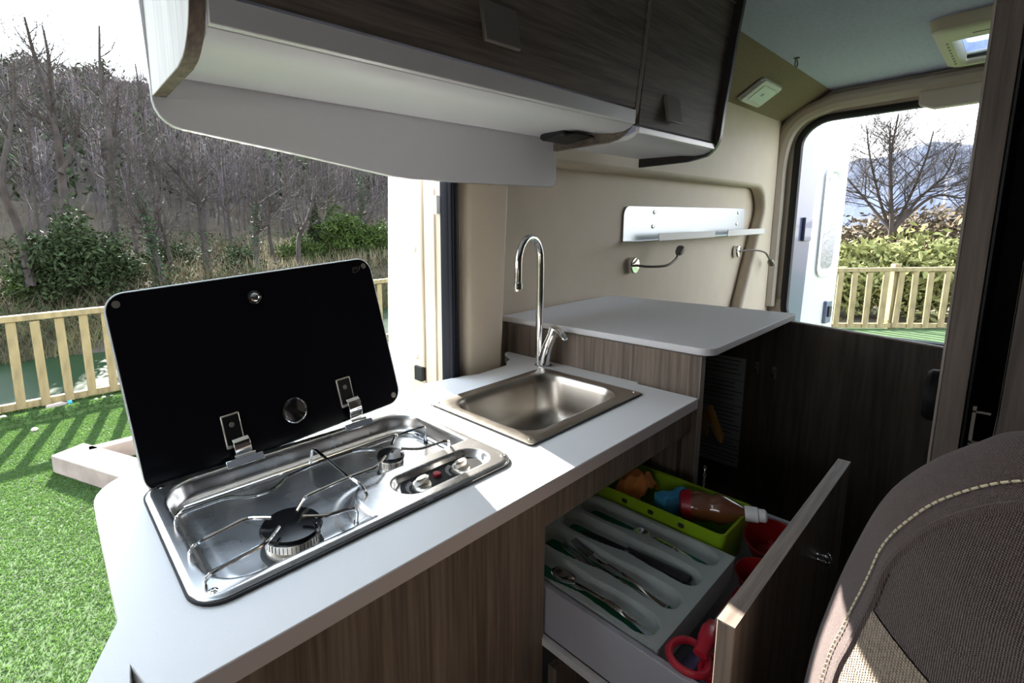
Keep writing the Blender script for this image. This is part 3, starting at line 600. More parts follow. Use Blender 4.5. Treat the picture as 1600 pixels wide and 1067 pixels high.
# control plate, knobs, igniter, marks
cp = ob('control_panel', G().prism(rrect(.430, .556, .602, .612, .027), 2, .8945, .8975), 'panelblack', hob)
for kx in (.462, .550):
    kn = ob('control_knob', G().lathe([(.0165, 0), (.0165, .006), (.0150, .0085), (0, .009)], (kx, .576, .8975), (0, 0, 1), 28), 'satin', hob)
    g = G(); L = [(kx+.0165*math.cos(a)*(1.0)+.0, .576+.0065*math.sin(a)) for a in np.linspace(0, 2*PI, 20, endpoint=False)]
    ca, sa = math.cos(.15), math.sin(.15); rot = [(kx+(x-kx)*ca-(y-.576)*sa, .576+(x-kx)*sa+(y-.576)*ca) for x, y in L]
    g.loft([[(x, y, .906) for x, y in rot], [(x, y, .914) for x, y in rot], [(kx+(x-kx)*.8, .576+(y-.576)*.75, .9165) for x, y in rot]]); ob('grip', g, 'satin', kn)
    ob('pointer', G().lathe([(.0016, 0), (.0016, .0008), (0, .0009)], (kx+.012, .5775, .916), (0, 0, 1), 10), 'black', kn)
    g = G()
    for q in range(9):
        a = math.radians(100+q*10); g.obox((kx+math.cos(a)*.0245, .576+math.sin(a)*.0245, .8977), (math.cos(a), math.sin(a), 0), (-math.sin(a), math.cos(a), 0), (0, 0, 1), (.0016+.0003*(9-q), .0004, .0002))
    ob('scale_marks', g, 'white', hob)
    g = G().prism([(kx+.012, .600), (kx+.015, .603), (kx+.014, .607), (kx+.0175, .602), (kx+.0165, .599)], 2, .8976, .898); ob('flame_mark', g, 'white', hob)
ob('igniter_button', G().lathe([(.0072, 0), (.0072, .004), (.006, .0052), (0, .0055)], (.507, .590, .8975), (0, 0, 1), 24), 'red', hob, label='red igniter button')
g = G()
for q in range(5): g.tube([(.494+q*.004, .5635, .8978), (.497+q*.004, .5655+.001*(q % 2), .8978)], .0004, 4)
ob('plate_mark', g, 'white', hob)
g = G()
for x, y in ((.126, .846), (.123, .547), (.634, .846), (.630, .548)): g.lathe([(.0062, 0), (.0058, .002), (.003, .003), (0, .0025)], (x, y, .9065), (0, 0, 1), 16)
for x, y in ((.126, .846), (.123, .547), (.634, .846), (.630, .548)): ob('screw', G().lathe([(.0062, 0), (.0058, .002), (.003, .003), (0, .0022)], (x, y, .9065), (0, 0, 1), 16), 'chrome' if x < .5 else 'black', hob)
def burner(x, y, r, nm):
    b = ob('burner', G().lathe([(r*1.08, 0), (r*1.08, .004), (r*.92, .006), (r*.92, .015), (r*.80, .017), (r*.8, .020), (r*.97, .021), (r*.97, .033), (0, .034)], (x, y, .876), (0, 0, 1), 40), 'satin', hob)
    ob('burner_skirt', G().lathe([(r*1.10, 0), (r*1.10, .005), (r*1.0, .0075), (0, .008)], (x, y, .876), (0, 0, 1), 40), 'black', b)
    ob('cap', G().lathe([(r*.95, 0), (r*1.06, .001), (r*1.08, .004), (r*1.02, .0075), (r*.3, .0088), (0, .009)], (x, y, .9095), (0, 0, 1), 48), 'enamel', b)
    g = G()
    for q in range(44):
        a = 2*PI*q/44; g.obox((x+math.cos(a)*r*.975, y+math.sin(a)*r*.975, .902), (math.cos(a), math.sin(a), 0), (-math.sin(a), math.cos(a), 0), (0, 0, 1), (.0004, .0004, .0045))
    ob('flame_ports', g, 'black', b)
    ob('spark_pin', G().tube([(x+r*.62, y-r*.62, .9175), (x+r*.62, y-r*.62, .921)], .002, 10), 'chrome', b)
burner(.243, .597, .040, 'big'); burner(.472, .678, .0235, 'small')
def wire(pts, r=.0026, f=.012): return G().tube(fillet(pts, f, 4), r, 8)
zt, zb = .927, .880
W_ = lambda pts, r=.0026, f=.012: ob('grate_wire', wire(pts, r, f), 'chrome', grate)
base = [(x, y, .884) for x, y in rrect(.128, .566, .606, .800, .045, 8)]
base = [p for p in base if not (p[0] > .33 and p[1] < .66)]
i0 = max(range(len(base)), key=lambda i: math.dist(base[i], base[i-1])); base = base[i0:]+base[:i0]
grate = ob('grate', G().tube([(.606, .655, .884)]+sorted([p for p in base if p[0] > .5 and p[1] < .80], key=lambda p: p[1])+[(.45, .800, .884), (.15, .800, .884)]+[p for p in rrect(.128, .566, .606, .800, .045, 8) and [(.137, .79, .884), (.129, .77, .884), (.127, .70, .884), (.127, .60, .884), (.135, .574, .884)]], .0028, 8), 'chrome', hob)
for pts in (
    [(.126, .722, .882), (.119, .715, .915), (.124, .709, zt), (.19, .709, zt), (.221, .684, zt), (.255, .682, zt), (.283, .706, zt), (.337, .714, zt), (.422, .712, zt), (.449, .692, zt)],
    [(.124, .653, .882), (.117, .628, .915), (.123, .622, zt), (.194, .636, zt), (.221, .613, zt)],
    [(.124, .582, .882), (.117, .560, .915), (.124, .554, zt), (.196, .564, zt), (.221, .586, zt)],
    [(.254, .604, zt), (.281, .632, zt), (.359, .638, zt), (.415, .637, zt), (.447, .659, zt)],
    [(.370, .800, .884), (.366, .775, zt), (.361, .641, zt), (.364, .606, zt), (.372, .600, .905), (.383, .628, .882)],
    [(.256, .587, zt), (.282, .566, zt), (.318, .560, zt), (.330, .562, .92), (.338, .582, .882)],
    [(.484, .690, zt), (.511, .716, zt), (.577, .714, zt), (.588, .718, .92), (.603, .735, .882)],
    [(.486, .664, zt), (.509, .640, zt), (.568, .635, zt), (.582, .640, .92), (.601, .662, .882)]): W_(pts)
for x, y in ((.126, .724), (.124, .655), (.124, .584), (.604, .737), (.602, .664), (.340, .584)):
    ob('rubber_foot', G().lathe([(.0045, 0), (.0045, .008), (0, .009)], (x, y, .8785), (0, 0, 1), 12), 'black', grate)
# lid: black glass leaning back, own frame: u along x, w up the slope
LB, LT = Vector((.375, .872, .905)), Vector((.352, .957, 1.238))
lw = (LT-LB).normalized(); lu = Vector((1, 0, 0)); lu = (lu-lw*lu.dot(lw)).normalized(); ln = lu.cross(lw).normalized()   # ln points to the room (-y)
if ln.y > 0: ln = -ln
LH = (LT-LB).length
def lp(u, w, n=0): q = LB+lu*u+lw*w+ln*n; return (q.x, q.y, q.z)
lid = ob('lid', G().loft([[lp(u, w, n) for u, w in rrect(-.268, 0, .268, LH, .032, 8)] for n in (0, .0045)]), 'blackglass', hob, bevel=.0008, label='black glass hob lid with a bright edge')
ob('glass_edge', G().loft([[lp(u, w, n) for u, w in rrect(-.268-e, -e, .268+e, LH+e, .032+e, 8)] for e, n in ((-.0012, .0046), (.0004, .0050), (.0014, .0040), (.0014, .0), (-.0012, -.0002))], (False, False)), 'glassedge', lid)
ob('edge_back', G().loft([[lp(u, w, -.0008) for u, w in rrect(-.2698, -.0018, .2698, LH+.0018, .034, 8)], [lp(u, w, .0028) for u, w in rrect(-.2698, -.0018, .2698, LH+.0018, .034, 8)]], (True, False)), 'glassedge', lid)
def disc(nm, u, w, prof, mat, par, n=36): return ob(nm, G().lathe(prof, lp(u, w, .0045), ln, n), mat, par)
disc('stopper_ring', -.018, .298, [(.0135, 0), (.0135, .0035), (.011, .005), (.0095, .004), (0, .004)], 'enamel', lid)
disc('stopper_button', -.018, .298, [(.0085, .003), (.0085, .006), (.006, .0075), (0, .008)], 'chrome', lid)
disc('badge_ring', .011, .059, [(.0255, 0), (.0255, .003), (.0235, .0035), (.0232, .001), (0, .001)], 'chrome', lid, 48)
disc('badge_mirror', .011, .059, [(.0205, .001), (.0205, .0022), (0, .0024)], 'chrome', lid, 48)
a_ = math.radians(-38); g = G().obox(lp(.012, .058, .0072), lu*math.cos(a_)+lw*math.sin(a_), -lu*math.sin(a_)+lw*math.cos(a_), ln, (.0205, .0028, .0003)); ob('badge_bar', g, 'panelblack', lid)
for u, w in ((-.250, LH-.018), (.250, LH-.018), (.250, .018)): disc('bumper', u, w, [(.0065, 0), (.006, .0012), (.004, .0015), (0, .001)], 'handle', lid, 20)
# small looped mark in the corner of the lid
g = G(); g.tube([lp(.228+.010*math.cos(t), LH-.026+.0028*math.sin(t)+.0025*math.cos(t), .0048) for t in np.linspace(2.2, 7.2, 24)], .0004, 5)
for k, gl in enumerate(([(0, 0), (.0025, .0), (.0025, .003), (0, .003), (0, .006), (.0028, .006)], [(0, 0), (0, .006), (.0022, .003), (.0044, .006), (.0044, 0)], [(.003, 0), (0, 0), (0, .006), (.003, .006)], [(0, .006), (.002, 0), (.004, .006)])):
    g.tube([lp(.219+k*.0058+a, LH-.024+b+k*.0004, .0049) for a, b in gl], .0004, 5)
ob('lid_mark', g, 'handle', lid)
for hu in (-.112, .132):
    h = ob('hinge', G().loft([[lp(u, w, n) for u, w in rrect(hu-.019, .030, hu+.015, .092, .002, 2)] for n in (.0045, .009)]), 'satin', hob, bevel=.001)
    ob('hinge_inlay', G().loft([[lp(u, w, n) for u, w in rrect(hu-.0165, .036, hu+.0125, .089, .001, 2)] for n in (.009, .0095)]), 'panelblack', h)
    ob('hinge_screw', G().lathe([(.005, 0), (.004, .001), (0, .0006)], lp(hu-.002, .072, .0095), ln, 16), 'handle', h)
    prof = [(.046, .010), (.046, .016), (.040, .022), (.030, .0235), (.016, .022), (.004, .017), (-.003, .012), (-.006, .006), (-.002, .002), (.004, .008), (.016, .016), (.030, .018), (.040, .012)]
    ob('spring_clip', G().loft([[lp(u, w, n) for w, n in prof] for u in (hu-.010, hu+.020)]), 'chrome', h, bevel=.0006)
    X0 = LB.x+hu
    ob('hinge_base', G().loft([[(x, y, z) for y, z in ((.840, .895), (.856, .902), (.858, .912), (.850, .915), (.840, .906))] for x in (X0-.031, X0+.037)]), 'chrome', h, bevel=.001)
    ob('hinge_pin', G().tube([(X0-.014, .853, .916), (X0+.024, .853, .916)], .0042, 12), 'chrome', h)

# ------------------------------------------------------------------ sink and tap
sk = thing('sink', 'rectangular stainless steel sink with rounded bowl set in the worktop', 'sink', (.93, .70, .90))
S0 = (.712, .548, 1.150, .850)
ob('gasket', G().loft([rr3(S0[0]-.002, S0[1]-.002, S0[2]+.002, S0[3]+.002, .012, .9002), rr3(S0[0]-.002, S0[1]-.002, S0[2]+.002, S0[3]+.002, .012, .903)], (False, False)), 'black', sk)
L = []
for (ins, r, z) in ((0, .010, .903), (0, .010, .9048), (.004, .010, .9062), (.026, .055, .9062), (.030, .056, .9052), (.033, .058, .900), (.037, .06, .885), (.046, .066, .82), (.058, .07, .775), (.085, .06, .764), (.13, .02, .761)):
    L.append(rr3(S0[0]+ins, S0[1]+ins, S0[2]-ins, S0[3]-ins, r, z, 8))
ob('bowl', G().loft(L, (False, True)), 'steel_sink', sk, angle=60)
for x, y in ((.728, .836), (.727, .562), (1.136, .562), (1.136, .836)): ob('screw', G().lathe([(.004, 0), (.0035, .001), (0, .0006)], (x, y, .9062), (0, 0, 1), 14), 'chrome', sk)
ob('drain', G().lathe([(.030, 0), (.030, .002), (.026, .003), (.022, .0), (.005, 0), (.004, .003), (0, .003)], (.90, .66, .7612), (0, 0, 1), 32), 'chrome', sk)
tp = thing('tap', 'chrome gooseneck tap with side lever behind the sink', 'tap', (1.181, .868, .90))
ob('tap_base', G().lathe([(.026, 0), (.026, .004), (.021, .007), (0, .008)], (1.181, .868, .90), (0, 0, 1), 32), 'chrome', tp)
ob('tap_body', G().tube(bez([(1.179, .866, .905), (1.178, .862, .93), (1.180, .853, .965), (1.187, .842, 1.000)], 6), [.0185, .0183, .018, .0178, .0175, .0172, .017, .0168, .0166, .0164, .0162, .016, .0158, .0156, .0155, .0155, .0155, .0155, .0155], 24), 'chrome', tp)
ob('lever_hub', G().tube([(1.187, .842, 1.001), (1.190, .837, 1.022)], [.0165, .0145], 24), 'chrome', tp, bevel=.002)
ob('lever', G().tube(bez([(1.190, .838, 1.022), (1.178, .815, 1.018), (1.165, .792, 1.008), (1.158, .778, 1.000)], 5), [.012]*6+[.010]*5+[.0085]*4+[.006], 16, flat=.5), 'chrome', tp)
sp = [(1.176, .882, .905), (1.176, .882, 1.0), (1.176, .882, 1.12), (1.176, .882, 1.20)]
for k in range(1, 13):
    a = PI*k/12; q = .062*(1-math.cos(a)); sp.append((1.176-q*.97, .882-q*.12, 1.218+.071*math.sin(a)))
sp += [(1.176-.124*.97, .882-.0149, 1.19), (1.055, .867, 1.163)]
ob('spout', G().tube(sp, .0110, 20), 'chrome', tp)
ob('spout_collar', G().lathe([(.0128, 0), (.0128, .017), (.011, .019)], (1.0555, .867, 1.148), (0, 0, 1), 24), 'chrome', tp)
ob('aerator', G().lathe([(.0, 0), (.0098, 0), (.0108, .004), (.0108, .007)], (1.0555, .867, 1.142), (0, 0, 1), 24), 'satin', tp)

# ------------------------------------------------------------------ raised cabinet at the back with its worktop
rc = thing('raised_cabinet', 'open wood cabinet behind the sink, taller than the worktop', 'cabinet', (1.6, .75, 0))
ob('end_panel', G().box((1.238, .452, 0), (1.258+.004, 1.058, .9985)), 'oak_v', rc, bevel=.001)
ob('edge_strip', G().box((1.2375, .4508, 0), (1.2625, .4528, .9985)), 'oak_end', rc)
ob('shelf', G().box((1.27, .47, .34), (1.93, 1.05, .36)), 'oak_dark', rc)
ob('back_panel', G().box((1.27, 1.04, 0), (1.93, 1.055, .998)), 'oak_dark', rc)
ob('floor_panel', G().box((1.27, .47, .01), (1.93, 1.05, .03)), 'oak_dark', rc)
po = [(1.248, 1.095)]+arc(1.283, .468, .035, 180, 270, 8)+[(1.93, .433), (1.945, .45), (1.948, 1.095)]
tag(ob('raised_worktop', G().prism(po, 2, .999, 1.0175), 'laminate2', bevel=.0015), 'pale grey white raised worktop with a rounded front corner', 'worktop')
pb = thing('partition_board', 'dark wood board across the back of the open cabinet', 'partition', (1.96, .5, 0))
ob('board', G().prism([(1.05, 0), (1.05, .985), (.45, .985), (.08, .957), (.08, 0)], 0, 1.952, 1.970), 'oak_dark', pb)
ob('bright_edge', G().prism([(.45, .985), (.45, .989), (.08, .961), (.08, .957)], 0, 1.952, 1.970), 'oak_end', pb)
for y, z in ((.530, .812), (.480, .804)):
    g = G().box((1.944, y-.006, z-.022), (1.952, y+.006, z+.022)); h = ob('hook_plate', g, 'handle', pb, bevel=.002)
    ob('hook', G().tube(fillet([(1.948, y, z+.012), (1.925, y-.002, z+.008), (1.925, y-.002, z-.012), (1.934, y-.002, z-.018)], .006), .0035, 8), 'chrome', h)
NS = [(.835, .752), (.750, .655), (.652, .525), (.522, .468), (.464, .420)]
for i, (z1, z0) in enumerate(NS):
    n = tag(ob('notice_sheet', G().box((1.9505, .566, z0), (1.9515, .72, z1)), 'paper', bevel=0), ['topmost dim paper sheet on the partition board', 'second paper sheet from the top on the partition board', 'tallest paper sheet, middle of the five on the board', 'fourth paper sheet from the top on the partition board', 'lowest dim paper sheet on the partition board'][i], 'paper', 'sheets on the partition board')
    k = max(2, int((z1-z0)/.017)); g = G()
    for q in range(k):
        z = z1-.012-(z1-z0-.018)*q/k; e = .60+random.uniform(-.01, .02); g.box((1.9498, e-.022, z-.0016), (1.9504, e+.10, z+.0016))
    ob('text_lines', g, 'ink', n)
gl = thing('hanging_glove', 'dim mustard cloth tips hanging inside the open cabinet', 'glove', (1.5, .50, .9))
for (y, z, dy, L, r) in ((.520, .79, -.040, .10, .014), (.535, .77, -.012, .075, .012), (.545, .80, .005, .11, .013), (.575, .70, -.02, .06, .013)):
    ob('finger', G().tube([(1.5, y, z), (1.497, y+dy*.4, z-L*.4), (1.495, y+dy*.9, z-L*.8), (1.495, y+dy, z-L)], [r*.8, r, r*.9, r*.3], 10, flat=.5), 'mustard', gl)
ob('strap', G().tube([(1.5, .54, .80), (1.5, .54, .99)], .004, 6), 'mustard', gl)
ch = thing('chain', 'thin grey chain hanging beside the raised cabinet edge', 'chain', (1.30, .442, .55))
for k in range(9):
    z = .70-k*.010; pts = [(1.285+.0025*math.cos(a)*(k % 2), .443+.0025*math.cos(a)*((k+1) % 2), z+.0065*math.sin(a)) for a in np.linspace(0, 2*PI, 10, endpoint=False)]
    ob('link', G().tube(pts, .0011, 5, True), 'satin', ch)

# ------------------------------------------------------------------ drawer contents
tr = thing('cutlery_tray', 'pale grey plastic cutlery tray with four long wavy slots', 'tray', (.78, .38, .61))
TX0, TX1, TY0, TY1 = .666, .981, .275, .60
def slot_d(x, y, k):
    cx = .701+.0805*k; yy = min(max(y, .320), .540)
    t = (y-.32)/.22; w = .029+.006*sst(.45, .85, t)-.004*math.exp(-((t-.42)/.12)**2); cx += .004*math.sin(t*PI*1.5+.3)
    return math.hypot(x-cx, y-yy)-w
def tray_z(u, v):
    x, y = TX0+(TX1-TX0)*u, TY0+(TY1-TY0)*v; d = min(slot_d(x, y, k) for k in range(4))
    return (x, y, .690-.020*sst(0, -.005, d)-.008*sst(-.005, -.02, d))
ob('tray_top', G().grid(150, 120, tray_z), 'tray', tr, recalc=False, angle=60)
ob('tray_skirt', G().loft([rr3(TX0, TY0, TX1, TY1, .006, .6895), rr3(TX0+.002, TY0+.002, TX1-.002, TY1-.002, .006, .64)], (False, False)), 'tray', tr)
for k in (0, 1, 2, 3):
    cx = .706+.0805*k; tag(ob('green_liner', G().box((cx-.012, .302, .6625), (cx+.014, .555, .6650)), 'green'), ['green liner strip in the tray slot nearest the drawer side', 'green liner strip under the forks', 'green liner strip under the black handled knives', 'green liner strip in the tray slot beside the lime basket'][k], 'liner', 'green liners in the cutlery tray')
def spoon(c, dirv, L, z, label, tiltz=.01):
    c = Vector((c[0], c[1], z)); d = Vector((dirv[0], dirv[1], 0)).normalized(); n = Vector((-d.y, d.x, 0)); t = thing('spoon', label, 'spoon', tuple(c), 'spoons in the drawer')
    g = G(); loops = []
    for k in range(9):
        a = k/8; s = L*.26*a; w = .019*math.sin(PI*min(1, .12+.86*a))**.7; loops.append([c+d*s+n*w*q+Vector((0, 0, -.007*(1-q*q)*math.sin(PI*a)+.004)) for q in np.linspace(-1, 1, 9)])
    g.loft(loops, (False, False), False); b = ob('bowl', g, 'chrome', t, recalc=False); s_ = b.modifiers.new('thickness', 'SOLIDIFY'); s_.thickness = .0014
    g = G(); loops = []
    for k in range(11):
        a = k/10; s = L*(.25+.75*a); w = .0035+.0045*a**2; zz = .004+.006*math.sin(PI*a)+tiltz*0; loops.append([c+d*s+n*w+Vector((0, 0, zz)), c+d*s+n*w*.6+Vector((0, 0, zz+.0016)), c+d*s-n*w*.6+Vector((0, 0, zz+.0016)), c+d*s-n*w+Vector((0, 0, zz)), c+d*s+Vector((0, 0, zz-.001))])
    g.loft(loops); ob('handle', g, 'chrome', t); return t
def fork(c, dirv, L, z, label):
    c = Vector((c[0], c[1], z)); d = Vector((dirv[0], dirv[1], 0)).normalized(); n = Vector((-d.y, d.x, 0)); t = thing('fork', label, 'fork', tuple(c), 'forks in the tray')
    for q in (-1.5, -.5, .5, 1.5): ob('tine', G().tube([c+n*q*.0048+Vector((0, 0, .012)), c+d*.02+n*q*.0052+Vector((0, 0, .007)), c+d*.045+n*q*.0052+Vector((0, 0, .005))], [.0008, .0015, .0017], 6), 'chrome', t)
    g = G(); L_ = []
    for s, w, zz in ((.042, .0105, .004), (.055, .0100, .002), (.070, .0045, .004), (.085, .0032, .007), (.12, .0035, .010), (L*.85, .0065, .006), (L, .0075, .004)):
        L_.append([c+d*s+n*w+Vector((0, 0, zz)), c+d*s+n*w*.5+Vector((0, 0, zz+.0018)), c+d*s-n*w*.5+Vector((0, 0, zz+.0018)), c+d*s-n*w+Vector((0, 0, zz)), c+d*s+Vector((0, 0, zz-.001))])
    g.loft(L_); ob('handle', g, 'chrome', t)
def knife(c, dirv, L, z, label, mat='black'):
    c = Vector((c[0], c[1], z)); d = Vector((dirv[0], dirv[1], 0)).normalized(); n = Vector((-d.y, d.x, 0)); t = thing('knife', label, 'knife', tuple(c), 'black handled knives in the tray')
    g = G().loft([[c+d*s+n*w+Vector((0, 0, .003)), c+d*s+n*-.008+Vector((0, 0, .0035)), c+d*s-n*.008+Vector((0, 0, .0015)), c+d*s+n*w+Vector((0, 0, .002))] for s, w in ((0, -.006), (.015, .003), (.04, .007), (L*.46, .008))]); ob('blade', g, 'black', t)
    ob('ferrule', G().obox(c+d*L*.47+Vector((0, 0, .004)), d, n, (0, 0, 1), (.004, .0085, .0045)), 'chrome', t, bevel=.001)
    ob('handle', G().tube([c+d*L*f+Vector((0, 0, .0055)) for f in (.48, .6, .75, .9, .99, 1.0)], [.0085, .009, .0105, .012, .0105, .006], 12, flat=.55), mat, t)
spoon((.706, .488), (-.06, -1), .195, .676, 'shiny spoon in the slot nearest the drawer side, bowl at the back')
spoon((.722, .46), (-.12, -1), .16, .667, 'second spoon lying beneath in the slot nearest the drawer side')
spoon((.948, .452), (-.14, -1), .12, .670, 'small spoon on the green liner beside the lime basket')
fork((.800, .508), (-.13, -1), .20, .674, 'upper fork of the two, tines at the back of the second slot')
fork((.782, .520), (-.06, -1), .20, .668, 'lower fork of the two, tines half under the other')
knife((.858, .525), (.06, -1), .215, .672, 'black handled knife lying on top in the third slot')
knife((.848, .515), (.10, -1), .20, .666, 'black handled knife partly beneath in the third slot')
bk = thing('lime_basket', 'lime green plastic basket in the back of the drawer', 'basket', (1.02, .40, .61))
BX0, BX1, BY0, BY1 = .990, 1.145, .300, .585
bl = [[(x, y, z) for x, y in rrect(BX0+i, BY0+i, BX1-i, BY1-i, .012)] for i, z in ((0, .716), (-.003, .718), (-.003, .713), (.004, .674), (.010, .612), (.013, .614), (.007, .676), (.003, .715))]
ob('basket_wall', G().loft(bl, (False, False), True, True), 'lime', bk); ob('basket_floor', G().prism(rrect(BX0+.012, BY0+.012, BX1-.012, BY1-.012, .01), 2, .612, .616), 'lime', bk)
for y in (.378, .441, .50): ob('slot_hole', G().prism(rrect(y-.006, .696, y+.006, .706, .004), 0, BX0-.0025, BX0+.001), 'black', bk)
def cloth():
    g = G()
    def f(u, v):
        x = 1.075+.085*(u-.5)*2*.6+.01*math.sin(v*7); y = .518+.055*(v-.5)*1.2; z = .700+.032*math.sin(PI*u)**.6*math.sin(PI*v)**.5+.005*math.sin(u*17+v*6)+.004*math.cos(v*23)
        return (x, y, z-.03*(1-math.sin(PI*u))*.5)
    g.grid(40, 24, f); o = ob('orange_cloth', g, 'orange', recalc=False); s = o.modifiers.new('t', 'SOLIDIFY'); s.thickness = .003
    tag(o, 'crumpled orange cloth in the back of the lime basket', 'cloth')
cloth()
sg = [(0, 0), (.072, 0), (.072, .030), (.050, .031), (.044, .024), (.030, .024), (.024, .031), (0, .030)]
u_ = Vector((.93, -.36, 0)).normalized(); v_ = Vector((.36, .93, 0)).normalized(); g = G()
g.loft([[Vector((1.030, .447, .672))+Vector((1, -.55, 0)).normalized()*0+u_*a*1.15+v_*(b-.02)+Vector((0, 0, zz)) for a, b in sg] for zz in (0, .052)])
sp_ = tag(ob('sponge', g, 'sponge', bevel=.004), 'blue foam scouring sponge with a waist groove in the basket', 'sponge')
bt = thing('sauce_bottle', 'clear plastic bottle of amber liquid with white cap, lying down', 'bottle', (1.09, .37, .67))
bd = Vector((.36, -1.0, .12)).normalized(); b0 = Vector((1.066, .413, .703))
ob('bottle_body', G().lathe([(0, 0), (.022, .001), (.030, .006), (.032, .02), (.032, .045), (.028, .055), (.028, .062), (.032, .072), (.030, .085), (.018, .108), (.0125, .116), (.0125, .122)], b0, bd, 28), 'amber', bt)
g = G()
for k, (a, s0, s1) in enumerate(((.3, .03, .055), (1.2, .06, .085), (2.0, .02, .05), (.8, .075, .10))): pass
ob('cap', G().lathe([(.0, .120), (.015, .120), (.0155, .124), (.0155, .142), (.013, .144), (.013, .155), (.009, .158), (0, .158)], b0, bd, 24), 'white', bt, label='white flip cap')
ob('red_label', G().lathe([(.0235, .0005), (.0308, .0055), (.0328, .018), (.0328, .024)], b0, bd, 28), 'red', bt)
def cup(c, r, h, d, label, mat='darkred'):
    t = thing('measuring_cup', label, 'cup', tuple(c), 'red cups in the drawer')
    ob('cup', G().lathe([(0, 0), (r*.7, 0), (r*.82, .004), (r*.98, h*.9), (r*1.04, h), (r*.98, h), (r*.92, h*.9), (r*.76, .008), (0, .005)], c, d, 32), mat, t)
    return t
t1 = cup((1.125, .248, .628), .044, .070, (-.45, .05, 1), 'larger red plastic cup behind the drawer front')
ob('handle', G().tube([(1.10, .25, .68), (1.05, .236, .694)], .006, 8), 'darkred', t1)
t2 = cup((1.012, .238, .612), .036, .060, (-.3, .05, 1), 'smaller dark red cup beside the tray')
def scissors():
    t = thing('kitchen_scissors', 'red handled scissors lying at the near end of the drawer', 'scissors', (.66, .22, .69))
    c = Vector((.686, .240, .690)); L = [(c.x+.030*math.cos(a)*(1+.15*math.cos(a-.6)), c.y+.025*math.sin(a), c.z+.004*math.sin(a)) for a in np.linspace(0, 2*PI, 26, endpoint=False)]
    ob('finger_loop', G().tube(L, .0055, 10, True), 'red', t)
    ob('handle', G().tube(bez([(.693, .228, .700), (.723, .231, .705), (.753, .236, .702), (.783, .240, .692)], 5), [.0095]*5+[.011]*6+[.009]*4+[.006], 12, flat=.6), 'red', t)
    L = [(.706+.024*math.cos(a), .2155+.012*math.sin(a), .680) for a in np.linspace(0, 2*PI, 22, endpoint=False)]; ob('finger_loop', G().tube(L, .005, 10, True), 'red', t)
    for s in (0, 1): ob('blade', G().loft([[(.778+.09*k, .240+s*.004+.004*q*(1-k*.9), .690-.004*s), (.778+.09*k, .228+s*.006+.01*k, .690-.004*s), (.778+.09*k, .228+s*.006+.01*k, .692-.004*s), (.778+.09*k, .240+s*.004, .692-.004*s)] for q, k in ((0, 0), (0, .6), (0, 1))]), 'chrome', t)
scissors()
u = thing('serving_tool', 'red and black kitchen tool lying beside the tray', 'utensil', (.80, .23, .66))
ob('handle', G().tube([(.74, .247, .63), (.80, .252, .638), (.90, .256, .642), (.96, .258, .644)], [.007, .009, .009, .006], 10, flat=.6), 'red', u); ob('head', G().box((.815, .234, .646), (.840, .262, .656)), 'black', u, bevel=.003); ob('steel_clip', G().box((.820, .238, .656), (.828, .252, .660)), 'chrome', u)
pl_ = thing('bread_knife', 'pale steel blade leaning behind the drawer front', 'knife', (.78, .21, .66)); ob('blade', G().obox((.83, .222, .675), (1, .13, .12), (-.12, .3, .9), (.1, -.9, .3), (.07, .008, .0012)), 'alu', pl_)
pu = tag(ob('peeler', G().tube([(.70, .258, .632), (.735, .253, .637), (.775, .251, .637)], [.012, .014, .008], 12, flat=.5), plain('violet_plastic', (.10, .07, .16), .4)), 'dark violet utensil seen through the scissors loop', 'utensil')

